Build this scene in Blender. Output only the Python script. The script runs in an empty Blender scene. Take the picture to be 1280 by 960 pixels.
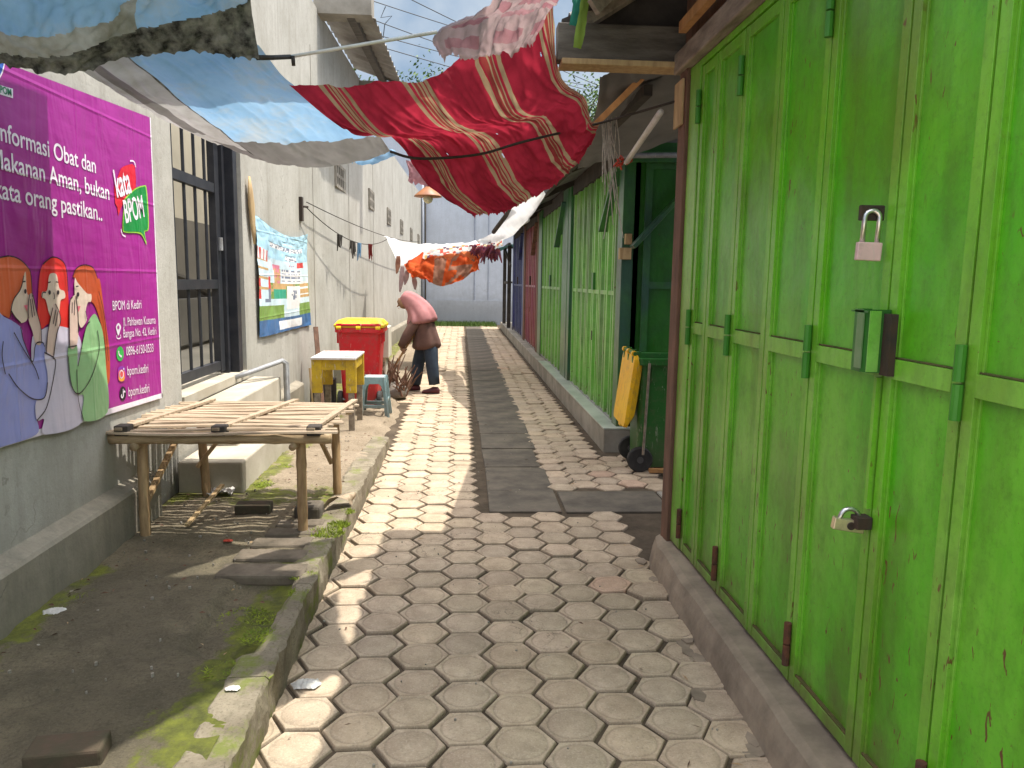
import bpy, bmesh, math, random
from mathutils import Vector, Matrix, noise
R_ = math.radians
sc = bpy.context.scene
col = sc.collection
rnd = random.Random(7)

# ------------------------------------------------------------------ camera, sky, sun, exposure
H = 1.5
F = 941.0
fw = Vector(((575-640)/F, (480-350)/F, 1)).normalized()
dn = Vector(((535-640.), -(7350-480.), F)).normalized()
up = -dn; up = (up - fw*up.dot(fw)).normalized()
rt = up.cross(fw)
def ray(x, y):
    c = Vector(((x-640)/F, (480-y)/F, 1))
    return Vector((rt.dot(c), fw.dot(c), up.dot(c)))
def at(x, y, d):                       # photo pixel at distance d along the alley
    r = ray(x, y); t = d/r.y
    return Vector((r.x*t, d, H+r.z*t))
def onx(x, y, X):                      # photo pixel on a plane X = const
    r = ray(x, y); t = X/r.x
    return Vector((X, r.y*t, H+r.z*t))
def onz(x, y, z=0.0):
    r = ray(x, y); t = (z-H)/r.z
    return Vector((r.x*t, r.y*t, z))
cam = bpy.data.cameras.new('camera')
co = bpy.data.objects.new('camera', cam); col.objects.link(co)
cam.sensor_width = 36; cam.lens = F/1280*36; cam.clip_start = .05; cam.clip_end = 500
cx, cy, cz = Vector((rt.x, fw.x, up.x)), Vector((rt.y, fw.y, up.y)), -Vector((rt.z, fw.z, up.z))
co.matrix_world = Matrix(((cx.x, cy.x, cz.x, 0), (cx.y, cy.y, cz.y, 0), (cx.z, cy.z, cz.z, H), (0, 0, 0, 1)))
sc.camera = co

SUN = Vector((.35, .05, 1.0)).normalized()          # direction towards the sun
sun_el = math.asin(SUN.z); sun_az = math.atan2(SUN.x, SUN.y)
w = bpy.data.worlds.new('World'); sc.world = w; w.use_nodes = True
nt = w.node_tree; nt.nodes.clear()
sky = nt.nodes.new('ShaderNodeTexSky'); sky.sky_type = 'NISHITA'; sky.sun_disc = False
sky.sun_elevation = sun_el; sky.sun_rotation = sun_az; sky.dust_density = 2.5; sky.air_density = 1.0
bg = nt.nodes.new('ShaderNodeBackground'); bg.inputs[1].default_value = 0.15
wo = nt.nodes.new('ShaderNodeOutputWorld')
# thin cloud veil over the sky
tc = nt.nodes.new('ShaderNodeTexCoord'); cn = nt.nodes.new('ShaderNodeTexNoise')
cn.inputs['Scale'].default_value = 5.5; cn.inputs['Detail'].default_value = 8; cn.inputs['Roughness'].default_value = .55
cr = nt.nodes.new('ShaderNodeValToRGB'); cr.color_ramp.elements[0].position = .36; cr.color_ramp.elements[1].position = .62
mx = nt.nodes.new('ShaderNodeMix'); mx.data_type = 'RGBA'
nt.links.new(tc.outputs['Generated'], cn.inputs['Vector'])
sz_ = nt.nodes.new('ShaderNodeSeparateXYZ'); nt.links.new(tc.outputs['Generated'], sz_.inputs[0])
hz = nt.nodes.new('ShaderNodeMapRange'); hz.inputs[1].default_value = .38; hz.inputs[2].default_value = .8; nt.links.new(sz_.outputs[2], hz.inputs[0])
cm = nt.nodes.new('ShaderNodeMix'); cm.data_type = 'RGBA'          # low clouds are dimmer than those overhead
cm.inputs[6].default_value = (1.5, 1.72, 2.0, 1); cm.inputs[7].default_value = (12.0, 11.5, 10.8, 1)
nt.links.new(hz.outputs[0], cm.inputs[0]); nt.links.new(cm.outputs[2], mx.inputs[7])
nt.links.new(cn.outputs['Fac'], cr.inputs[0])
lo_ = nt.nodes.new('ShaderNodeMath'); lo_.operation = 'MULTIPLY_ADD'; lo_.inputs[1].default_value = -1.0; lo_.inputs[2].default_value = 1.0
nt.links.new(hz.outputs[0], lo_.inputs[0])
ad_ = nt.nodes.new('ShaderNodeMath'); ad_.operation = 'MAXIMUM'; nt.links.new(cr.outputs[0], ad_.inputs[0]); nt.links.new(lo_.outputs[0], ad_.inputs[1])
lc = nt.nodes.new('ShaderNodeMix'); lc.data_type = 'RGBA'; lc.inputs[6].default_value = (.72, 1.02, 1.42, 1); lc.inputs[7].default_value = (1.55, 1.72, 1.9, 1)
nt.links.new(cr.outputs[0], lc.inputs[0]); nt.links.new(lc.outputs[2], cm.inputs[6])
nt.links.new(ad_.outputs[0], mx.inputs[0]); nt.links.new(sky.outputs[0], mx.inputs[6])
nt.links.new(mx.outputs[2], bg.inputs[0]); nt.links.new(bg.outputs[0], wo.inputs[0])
sl = bpy.data.lights.new('sun', 'SUN'); sl.energy = 2.0; sl.angle = R_(.55); sl.color = (1, .95, .86)
so = bpy.data.objects.new('sun', sl); col.objects.link(so); so.location = (3, 0, 12)
so.rotation_euler = (-SUN).to_track_quat('-Z', 'Y').to_euler()
vs = sc.view_settings
vs.view_transform = 'Standard'; vs.look = 'None'; vs.gamma = 1; vs.exposure = 1.6; vs.use_curve_mapping = False
sc.cycles.max_bounces = 10; sc.cycles.diffuse_bounces = 6; sc.cycles.transmission_bounces = 6

# ------------------------------------------------------------------ materials
def sr(r, g, b):                        # sRGB 0..255 -> linear
    f = lambda v: (v/255/12.92) if v/255 <= .04045 else ((v/255+.055)/1.055)**2.4
    return (f(r), f(g), f(b), 1)
def lin(c): return (c[0], c[1], c[2], 1)
class NT:
    def __init__(s, name):
        s.m = bpy.data.materials.new(name); s.m.use_nodes = True
        s.t = s.m.node_tree; s.p = s.t.nodes['Principled BSDF']; s.out = s.t.nodes['Material Output']
        s.tc = s.n('ShaderNodeTexCoord')
    def n(s, t, **k):
        x = s.t.nodes.new(t)
        for a, b in k.items(): setattr(x, a, b)
        return x
    def l(s, a, b): s.t.links.new(a, b)
    def noise(s, scale, detail=4, rough=.6, stretch=(1, 1, 1), dist=0):
        mp = s.n('ShaderNodeMapping'); mp.inputs['Scale'].default_value = stretch
        s.l(s.tc.outputs['Object'], mp.inputs[0])
        x = s.n('ShaderNodeTexNoise'); x.inputs['Scale'].default_value = scale
        x.inputs['Detail'].default_value = detail; x.inputs['Roughness'].default_value = rough
        x.inputs['Distortion'].default_value = dist
        s.l(mp.outputs[0], x.inputs['Vector']); return x.outputs['Fac']
    def ramp(s, v, a, b):
        x = s.n('ShaderNodeMapRange'); x.inputs[1].default_value = a; x.inputs[2].default_value = b
        s.l(v, x.inputs[0]); return x.outputs[0]
    def mix(s, fac, a, b, mode='MIX'):
        x = s.n('ShaderNodeMix', data_type='RGBA', blend_type=mode)
        for v, i in ((fac, 0), (a, 6), (b, 7)):
            if isinstance(v, bpy.types.NodeSocket): s.l(v, x.inputs[i])
            elif i == 0: x.inputs[0].default_value = v
            else: x.inputs[i].default_value = lin(v)
        return x.outputs[2]
    def math(s, op, a, b=0.0):
        x = s.n('ShaderNodeMath', operation=op)
        for v, i in ((a, 0), (b, 1)):
            if isinstance(v, bpy.types.NodeSocket): s.l(v, x.inputs[i])
            else: x.inputs[i].default_value = v
        return x.outputs[0]
    def xyz(s):
        x = s.n('ShaderNodeSeparateXYZ'); s.l(s.tc.outputs['Object'], x.inputs[0]); return x.outputs
    def bump(s, h, strength=.3, dist=.01):
        b = s.n('ShaderNodeBump'); b.inputs['Strength'].default_value = strength; b.inputs['Distance'].default_value = dist
        s.l(h, b.inputs['Height']); s.l(b.outputs[0], s.p.inputs['Normal']); return b.outputs[0]
    def set(s, color=None, rough=None, metal=None, spec=None):
        if color is not None:
            if isinstance(color, bpy.types.NodeSocket): s.l(color, s.p.inputs['Base Color'])
            else: s.p.inputs['Base Color'].default_value = lin(color)
        if rough is not None:
            if isinstance(rough, bpy.types.NodeSocket): s.l(rough, s.p.inputs['Roughness'])
            else: s.p.inputs['Roughness'].default_value = rough
        if metal is not None: s.p.inputs['Metallic'].default_value = metal
        if spec is not None: s.p.inputs['Specular IOR Level'].default_value = spec
        return s.m
def pm(name, c1, c2=None, scale=6, rough=.75, bump=.15, bscale=60, metal=0, stretch=(1, 1, 1), lo=.35, hi=.65, spec=.4, grime=0):
    t = NT(name); c2 = c2 or tuple(v*.7 for v in c1[:3])
    n1 = t.noise(scale, 6, .62, stretch); n2 = t.noise(bscale, 4, .6, stretch)
    c = t.mix(t.ramp(n1, lo, hi), c2, c1)
    if grime:
        c = t.mix(t.math('MULTIPLY', t.ramp(t.noise(15, 8, .78), .50, .68), grime), c, (.14, .11, .08))
        c = t.mix(t.math('MULTIPLY', t.ramp(t.noise(46, 3, .6, (1, 1, .25), .5), .64, .68), grime), c, (.5, .46, .4))
        zf = t.ramp(t.math('SUBTRACT', t.xyz()[2], t.math('MULTIPLY', n1, .5)), .12, -.2)
        c = t.mix(t.math('MULTIPLY', zf, grime), c, (.13, .105, .075))
    if bump: t.bump(n2, bump, .006)
    return t.set(c, rough, metal, spec)
def fabric(name, c1, c2=None, scale=4, transl=.35, rough=.85, weave=180, stretch=(1, 1, 1), dirt=None, dlo=.55, dhi=.7):
    t = NT(name); c2 = c2 or tuple(v*.75 for v in c1[:3])
    c = t.mix(t.ramp(t.noise(scale, 6, .6, stretch), .35, .65), c2, c1)
    if dirt: c = t.mix(t.ramp(t.noise(3.1, 8, .7), dlo, dhi), c, dirt)
    nrm = t.bump(t.noise(weave, 2), .15, .003)
    m = t.set(c, rough, 0, .2)
    tr = t.n('ShaderNodeBsdfTranslucent'); t.l(c, tr.inputs[0]); t.l(nrm, tr.inputs['Normal'])
    ms = t.n('ShaderNodeMixShader'); ms.inputs[0].default_value = transl
    t.l(t.p.outputs[0], ms.inputs[1]); t.l(tr.outputs[0], ms.inputs[2]); t.l(ms.outputs[0], t.out.inputs[0])
    return m

M = {}
def mat_door(name, base, pale, dark, rust=.5):
    t = NT(name)
    n1 = t.noise(2.2, 8, .68, (1, 1, .5)); n2 = t.noise(13, 7, .72, (1, 1, .6)); n3 = t.noise(1.7, 5, .6, (1, 1.6, .5), .5)
    dr = t.noise(26, 4, .6, (1, 1, .05)); sp = t.noise(85, 4, .7)
    c = t.mix(t.ramp(n1, .40, .66), base, pale)
    grime = (base[0]*1.05, base[1]*.52, base[2]*2.4)
    c = t.mix(t.math('MULTIPLY', t.ramp(n3, .48, .64), .75), c, grime)
    c = t.mix(t.math('MULTIPLY', t.ramp(n2, .48, .74), .5), c, dark)
    c = t.mix(t.math('MULTIPLY', t.ramp(dr, .55, .75), .35), c, dark)
    c = t.mix(t.math('MULTIPLY', t.ramp(sp, .60, .72), .3), c, (pale[0]*1.1, pale[1]*.95, pale[2]*1.6))
    z = t.xyz()[2]
    foot = t.ramp(t.math('SUBTRACT', z, t.math('MULTIPLY', n2, .45)), .12, -.08)
    c = t.mix(t.math('MULTIPLY', foot, .6), c, (.12, .085, .04))
    fl = t.noise(38, 3, .5, (1, 1.5, .42), .7); pt = t.noise(2.6, 2, .5)
    low = t.ramp(z, 1.5, .7)
    mask = t.math('MULTIPLY', t.ramp(fl, .655, .68), t.ramp(t.math('ADD', pt, t.math('MULTIPLY', low, .10)), .53, .60))
    fl2 = t.noise(130, 2, .5); mask = t.math('MAXIMUM', mask, t.math('MULTIPLY', t.ramp(fl2, .73, .76), .8))
    c = t.mix(t.math('MULTIPLY', mask, rust), c, (.12, .045, .02))
    h = t.math('ADD', t.noise(4.5, 3), t.math('MULTIPLY', n2, .15))
    t.bump(h, .35, .02)
    rg = t.n('ShaderNodeMapRange'); rg.inputs[3].default_value = .2; rg.inputs[4].default_value = .46; c = t.mix(t.math('MULTIPLY', t.ramp(t.noise(55, 5, .75), .5, .7), .38), c, dark)
    t.l(n2, rg.inputs[0])
    return t.set(c, rg.outputs[0], 0, .5)
M['green'] = mat_door('green_paint', (.068, .38, .004), (.15, .45, .03), (.05, .14, .008), 1.0)
M['green_frame'] = mat_door('green_frame_paint', (.125, .42, .012), (.21, .47, .06), (.07, .18, .02), .9)
M['green_dark'] = mat_door('dark_green_paint', (.022, .135, .014), (.035, .175, .025), (.015, .07, .01), .2)
M['green_pale'] = mat_door('faded_green_paint', (.13, .42, .04), (.29, .52, .15), (.09, .18, .04), .6)
M['green_post'] = mat_door('green_post_paint', (.035, .15, .035), (.06, .19, .06), (.03, .07, .03), .2)
M['red_door'] = mat_door('maroon_paint', (.24, .045, .05), (.34, .13, .12), (.12, .03, .03), .3)
M['blue_door'] = mat_door('navy_paint', (.02, .03, .10), (.06, .08, .2), (.015, .02, .05), .2)
M['seam_grime'] = pm('seam_grime', (.11, .07, .03), (.05, .07, .012), 14, .9, .3)
M['hinge_green'] = pm('hinge_paint', (.03, .17, .012), (.05, .22, .02), 9, .5, .1)
M['cover_grey'] = pm('worn_cover_paint', (.10, .20, .07), (.16, .24, .12), 12, .5, .1)
M['rust'] = pm('rust', (.14, .05, .025), (.06, .03, .02), 25, .85, .3)
M['dark_rust'] = pm('dark_rust', (.05, .03, .02), (.03, .025, .02), 25, .8, .3)
M['wood_grey'] = pm('weathered_wood', (.30, .25, .19), (.15, .12, .09), 5, .85, .5, 40, stretch=(4, 1, 4))
M['wood_grey_x'] = pm('weathered_beam', (.14, .125, .105), (.07, .06, .05), 5, .85, .5, 40, stretch=(1, 5, 5))
M['wood_tan'] = pm('tan_wood', (.50, .27, .10), (.33, .16, .06), 4, .7, .3, 40, stretch=(4, 4, 1))
M['wood_pale'] = pm('pale_wood', (.52, .38, .20), (.36, .24, .12), 5, .75, .3, 40, stretch=(5, 5, 1))
M['wood_brown'] = pm('brown_post_wood', (.19, .10, .065), (.10, .055, .035), 4, .8, .35, 40, stretch=(5, 5, 1))
M['bamboo'] = pm('dry_bamboo', (.50, .37, .22), (.30, .20, .11), 7, .6, .25, 60, stretch=(1, 6, 6))
M['bamboo_slat'] = pm('sun_bleached_bamboo', (.47, .37, .26), (.26, .19, .12), 9, .7, .35, 60, stretch=(.6, 9, 4))
M['bamboo_leg'] = pm('bamboo_leg', (.46, .31, .16), (.26, .16, .08), 6, .65, .25, 60, stretch=(6, 6, 1))
M['concrete'] = pm('concrete', (.34, .31, .26), (.20, .18, .145), 3, .9, .35, 45)
M['concrete_light'] = pm('pale_cement', (.47, .43, .35), (.34, .30, .23), 2.5, .9, .3, 50)
M['concrete_dark'] = pm('dark_concrete', (.155, .130, .098), (.075, .064, .05), 4, .92, .55, 45)
M['threshold'] = pm('worn_threshold', (.33, .265, .195), (.17, .135, .10), 4.5, .92, .7, 28)
M['tile_pale'] = pm('pale_green_tile', (.47, .50, .43), (.30, .33, .28), 3, .35, .05, 30)
M['black_metal'] = pm('black_metal', (.012, .014, .02), (.03, .03, .035), 9, .5, .1)
M['grey_metal'] = pm('grey_pipe', (.36, .37, .38), (.2, .2, .2), 8, .45, .1, grime=0.4)
M['steel'] = pm('bright_steel', (.75, .74, .72), (.5, .5, .5), 20, .28, .05, metal=1)
M['brass'] = pm('pale_brass', (.72, .62, .42), (.6, .5, .36), 12, .35, .05, metal=.8, grime=0.4)
M['pink_brass'] = pm('pinkish_plate', (.72, .48, .47), (.6, .42, .4), 20, .4, .05, metal=.3, grime=0.3)
M['rubber'] = pm('black_rubber', (.02, .02, .02), (.04, .038, .035), 12, .7, .2)
M['hub'] = pm('grey_hub', (.06, .06, .06), (.1, .1, .1), 12, .5, .1)
M['bin_green'] = pm('dark_green_plastic', (.02, .125, .02), (.03, .155, .03), 3, .38, .06, 70, spec=.5, grime=0.4)
M['bin_red'] = pm('red_plastic', (.62, .012, .022), (.5, .01, .018), 2, .35, .04, 60, spec=.5, grime=0.45)
M['bin_yellow'] = pm('yellow_plastic', (.85, .50, .01), (.75, .38, .008), 3, .4, .05, 60, grime=0.45)
M['yellow_lid'] = pm('bright_yellow_plastic', (.88, .62, .02), (.8, .52, .01), 3, .38, .05, 60, grime=0.4)
M['stool'] = pm('grey_blue_plastic', (.22, .33, .35), (.18, .28, .30), 4, .42, .04, 60, grime=0.5)
M['stool_top'] = pm('pale_worn_plastic', (.60, .58, .56), (.42, .45, .46), 8, .5, .06, 60, grime=0.5)
M['table_yellow'] = pm('yellow_paint', (.62, .42, .02), (.42, .27, .02), 6, .55, .15, 60, grime=0.6)
M['table_top'] = pm('white_laminate', (.72, .68, .65), (.55, .50, .47), 5, .5, .08, 60, grime=0.4)
M['paper_grey'] = pm('grey_paper', (.40, .43, .42), None, 9, .8)
M['paper_pink'] = pm('pinkish_paper', (.66, .36, .33), None, 9, .8)
M['skin'] = pm('skin', (.33, .18, .11), (.28, .15, .09), 8, .55, .05)
M['hijab'] = fabric('pink_cloth', (.50, .23, .23), (.38, .16, .165), 6, .1)
M['jacket'] = pm('brown_cloth', (.15, .078, .06), (.10, .052, .042), 6, .9, .3, 120)
M['jeans'] = pm('dark_denim', (.035, .05, .075), (.02, .03, .05), 7, .85, .3, 160)
M['shoe'] = pm('dark_red_shoe', (.12, .02, .025), (.06, .015, .02), 10, .6)
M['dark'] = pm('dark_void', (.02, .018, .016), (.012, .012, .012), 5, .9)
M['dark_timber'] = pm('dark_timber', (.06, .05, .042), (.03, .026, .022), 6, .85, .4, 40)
M['roof_under'] = pm('grey_fibre_cement', (.22, .215, .21), (.14, .135, .13), 2.2, .9, .2, 40)
M['roof_tarp'] = pm('grey_tarpaulin', (.19, .19, .195), (.13, .13, .135), 2.2, .8, .3, 12)
M['asbestos'] = pm('asbestos_sheet', (.36, .34, .31), (.22, .20, .18), 3, .9, .3, 40)
M['rope'] = pm('dark_rope', (.05, .04, .035), (.03, .025, .02), 30, .9, .3)
M['rope_pale'] = pm('pale_rope', (.48, .44, .38), (.3, .27, .22), 30, .9, .3)
M['wire'] = pm('black_cable', (.02, .02, .022), (.03, .03, .03), 10, .6, 0)
M['white_pole'] = pm('white_pipe', (.66, .64, .60), (.5, .47, .42), 9, .45, .05)
M['lamp_shade'] = pm('rusty_brown_enamel', (.38, .16, .07), (.24, .10, .05), 7, .5, .1)
M['bulb'] = pm('frosted_glass', (.62, .58, .42), (.52, .48, .34), 7, .3, 0)
M['plastic_bag'] = pm('crumpled_plastic', (.62, .60, .56), (.45, .43, .40), 12, .35, .2, 40)
M['red_plastic'] = pm('red_scrap', (.55, .06, .03), None, 9, .4)
M['brick'] = pm('mossy_brick', (.085, .055, .038), (.05, .05, .028), 9, .95, .6, 50)
M['moss'] = pm('moss', (.24, .30, .02), (.12, .17, .015), 12, .95, .7, 90)
M['grass'] = pm('grass_blade', (.10, .17, .03), (.06, .11, .02), 9, .8, 0)
M['leaf'] = pm('leaf', (.10, .17, .03), (.05, .10, .02), 3, .6, 0)
M['bark'] = pm('bark', (.12, .09, .06), (.07, .05, .035), 8, .9, .5, 30)
M['purple'] = None
M['white_board'] = pm('cream_board', (.62, .58, .48), (.5, .46, .38), 4, .7, .1)

# walls: pale plaster with rain streaks and grime near the foot
def wallmat(name, c1, c2, grime, zfoot, streak=.5):
    t = NT(name)
    n1 = t.noise(1.6, 9, .68); n2 = t.noise(7.5, 7, .7, (1, 1, .1)); n3 = t.noise(7, 8, .7)
    c = t.mix(t.ramp(n1, .36, .64), c2, c1)
    c = t.mix(t.math('MULTIPLY', t.ramp(n2, .47, .72), streak), c, grime)
    z = t.xyz()[2]
    foot = t.math('MULTIPLY', t.ramp(t.math('ADD', z, t.math('MULTIPLY', n3, .9)), zfoot+.75, zfoot+.1), .6)
    c = t.mix(foot, c, grime)
    c = t.mix(t.math('MULTIPLY', t.ramp(t.noise(28, 8, .78), .5, .68), .35), c, grime)
    crk = t.n('ShaderNodeTexVoronoi'); crk.feature = 'DISTANCE_TO_EDGE'; crk.inputs['Scale'].default_value = .8
    mp = t.n('ShaderNodeVectorMath', operation='ADD'); t.l(t.tc.outputs['Object'], mp.inputs[0]); nz = t.n('ShaderNodeTexNoise'); nz.inputs['Scale'].default_value = 3; nz.inputs['Detail'].default_value = 5; t.l(t.tc.outputs['Object'], nz.inputs['Vector']); t.l(nz.outputs['Color'], mp.inputs[1]); t.l(mp.outputs[0], crk.inputs['Vector'])
    c = t.mix(t.math('MULTIPLY', t.ramp(crk.outputs['Distance'], .008, .002), t.math('MULTIPLY', t.ramp(n1, .5, .6), .6)), c, grime)
    t.bump(t.math('ADD', t.noise(55, 5, .65), t.math('MULTIPLY', t.noise(6, 4), 1.5)), .3, .008)
    return t.set(c, .88, 0, .25)
M['wall_left'] = wallmat('pale_plaster', (.46, .445, .40), (.36, .345, .30), (.20, .185, .15), .4, .38)
M['wall_end'] = wallmat('pale_blue_plaster', (.52, .56, .63), (.44, .475, .53), (.27, .27, .27), .9, .22)
M['ledge'] = wallmat('cement_ledge', (.32, .285, .225), (.22, .195, .15), (.11, .105, .08), .12, .5)
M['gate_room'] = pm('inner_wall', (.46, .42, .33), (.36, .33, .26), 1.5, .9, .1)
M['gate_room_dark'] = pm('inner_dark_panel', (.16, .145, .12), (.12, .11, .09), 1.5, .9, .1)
M['metal_sheet'] = pm('pale_steel_sheet', (.44, .43, .40), (.34, .33, .31), 2, .45, .05)

# pavers, tinted per stone
t = NT('paver_concrete')
ca = t.n('ShaderNodeAttribute', attribute_name='tint')
b = t.mix(t.ramp(t.noise(9, 8, .65), .3, .7), (.36, .285, .21), (.54, .44, .335))
b = t.mix(1.0, b, ca.outputs['Color'], 'MULTIPLY')
b = t.mix(t.math('MULTIPLY', t.ramp(t.noise(1.3, 5, .6), .5, .72), .45), b, (.22, .175, .125))
b = t.mix(t.math('MULTIPLY', t.ramp(t.noise(16, 6, .7), .52, .72), .35), b, (.20, .165, .12))
vo = t.n('ShaderNodeTexVoronoi'); vo.feature = 'DISTANCE_TO_EDGE'; vo.inputs['Scale'].default_value = 2.6
nz = t.n('ShaderNodeTexNoise'); nz.inputs['Scale'].default_value = 5; nz.inputs['Detail'].default_value = 5; t.l(t.tc.outputs['Object'], nz.inputs['Vector'])
va = t.n('ShaderNodeVectorMath', operation='ADD'); t.l(t.tc.outputs['Object'], va.inputs[0]); t.l(nz.outputs['Color'], va.inputs[1]); t.l(va.outputs[0], vo.inputs['Vector'])
b = t.mix(t.math('MULTIPLY', t.ramp(vo.outputs['Distance'], .012, .004), t.math('MULTIPLY', t.ramp(t.noise(.9, 2), .52, .58), .75)), b, (.10, .075, .055))
b = t.mix(t.math('MULTIPLY', t.ramp(t.noise(150, 3, .6), .52, .66), .28), b, (.66, .56, .44))
b = t.mix(t.math('MULTIPLY', t.ramp(t.noise(110, 3, .6), .55, .68), .35), b, (.17, .135, .10))
b = t.mix(t.math('MULTIPLY', t.ramp(t.noise(60, 3, .6), .66, .76), .25), b, (.2, .165, .13))
t.bump(t.noise(75, 5, .7), .22, .004)
M['paver'] = t.set(b, .9, 0, .25)
t = NT('dirt_joint')
b = t.mix(t.ramp(t.noise(5, 8, .7), .35, .65), (.055, .041, .028), (.115, .088, .06))
t.bump(t.noise(40, 6, .7), .7, .01)
M['dirt'] = t.set(b, .95, 0, .2)
# mossy raised platform
def platmat():
    t = NT('mossy_platform'); x = t.xyz()
    n = t.noise(2.3, 8, .68); n2 = t.noise(11, 8, .72); n3 = t.noise(4.2, 6, .7)
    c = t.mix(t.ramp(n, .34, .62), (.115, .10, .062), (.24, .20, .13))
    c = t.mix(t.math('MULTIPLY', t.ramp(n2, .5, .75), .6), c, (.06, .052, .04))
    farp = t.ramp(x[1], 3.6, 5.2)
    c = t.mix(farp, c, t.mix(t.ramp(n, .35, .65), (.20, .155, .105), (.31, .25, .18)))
    c = t.mix(t.math('MULTIPLY', t.ramp(t.noise(130, 4, .75), .5, .66), .45), c, (.34, .29, .21))
    c = t.mix(t.math('MULTIPLY', t.ramp(t.noise(75, 5, .75), .5, .68), .6), c, (.035, .03, .022))
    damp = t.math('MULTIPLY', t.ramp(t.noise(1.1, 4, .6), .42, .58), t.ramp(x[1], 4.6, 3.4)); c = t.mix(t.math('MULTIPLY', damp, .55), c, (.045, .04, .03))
    # moss: by the kerb, by the ledge foot, in patches
    kerb = t.math('MULTIPLY', t.ramp(x[0], -1.12, -.80), t.ramp(x[1], 4.4, 3.5))
    foot = t.math('MULTIPLY', t.ramp(x[0], -1.42, -1.66), t.ramp(x[1], 4.9, 3.0))
    mid = t.math('MULTIPLY', t.ramp(x[1], 4.1, 4.5), t.math('MULTIPLY', t.ramp(x[1], 5.5, 4.7), .8))
    side = t.math('MULTIPLY', t.ramp(x[0], -1.12, -1.27), t.math('MULTIPLY', t.ramp(x[1], 4.4, 4.7), .9))
    a = t.math('MAXIMUM', t.math('MAXIMUM', kerb, foot), t.math('MAXIMUM', mid, side))
    a = t.math('ADD', t.math('MULTIPLY', a, .40), .0)
    n4 = t.noise(38, 8, .8)
    ms = t.ramp(t.math('ADD', t.math('ADD', t.math('MULTIPLY', n3, .5), t.math('ADD', t.math('MULTIPLY', n2, .3), t.math('MULTIPLY', n4, .2))), t.math('MULTIPLY', a, .84)), .735, .80)
    c = t.mix(t.math('MULTIPLY', ms, .85), c, t.mix(t.ramp(n2, .4, .65), (.065, .075, .018), (.17, .19, .025)))
    t.bump(t.math('ADD', t.noise(34, 8, .75), t.noise(8, 6, .7)), .8, .014)
    return t.set(c, .95, 0, .2)
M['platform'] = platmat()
def kerbmat():
    t = NT('mossy_kerb'); n2 = t.noise(9, 8, .72); x = t.xyz()
    c = t.mix(t.ramp(t.noise(4, 8, .65), .35, .65), (.15, .125, .09), (.30, .26, .19))
    c = t.mix(t.math('MULTIPLY', t.ramp(n2, .5, .72), .6), c, (.08, .07, .045))
    c = t.mix(t.math('MULTIPLY', t.ramp(t.noise(95, 4, .75), .52, .66), .5), c, (.05, .042, .03))
    near = t.ramp(x[1], 4.6, 3.6)
    c = t.mix(t.math('MULTIPLY', t.ramp(t.math('ADD', t.noise(6, 6, .7), t.math('MULTIPLY', near, .05)), .55, .66), .8), c, (.14, .17, .03))
    t.bump(t.noise(40, 8, .75), .6, .01)
    return t.set(c, .95, 0, .2)
M['kerb'] = kerbmat()
M['slab'] = pm('dirty_slab', (.19, .155, .115), (.085, .07, .05), 6, .95, .7, 40)

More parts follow.
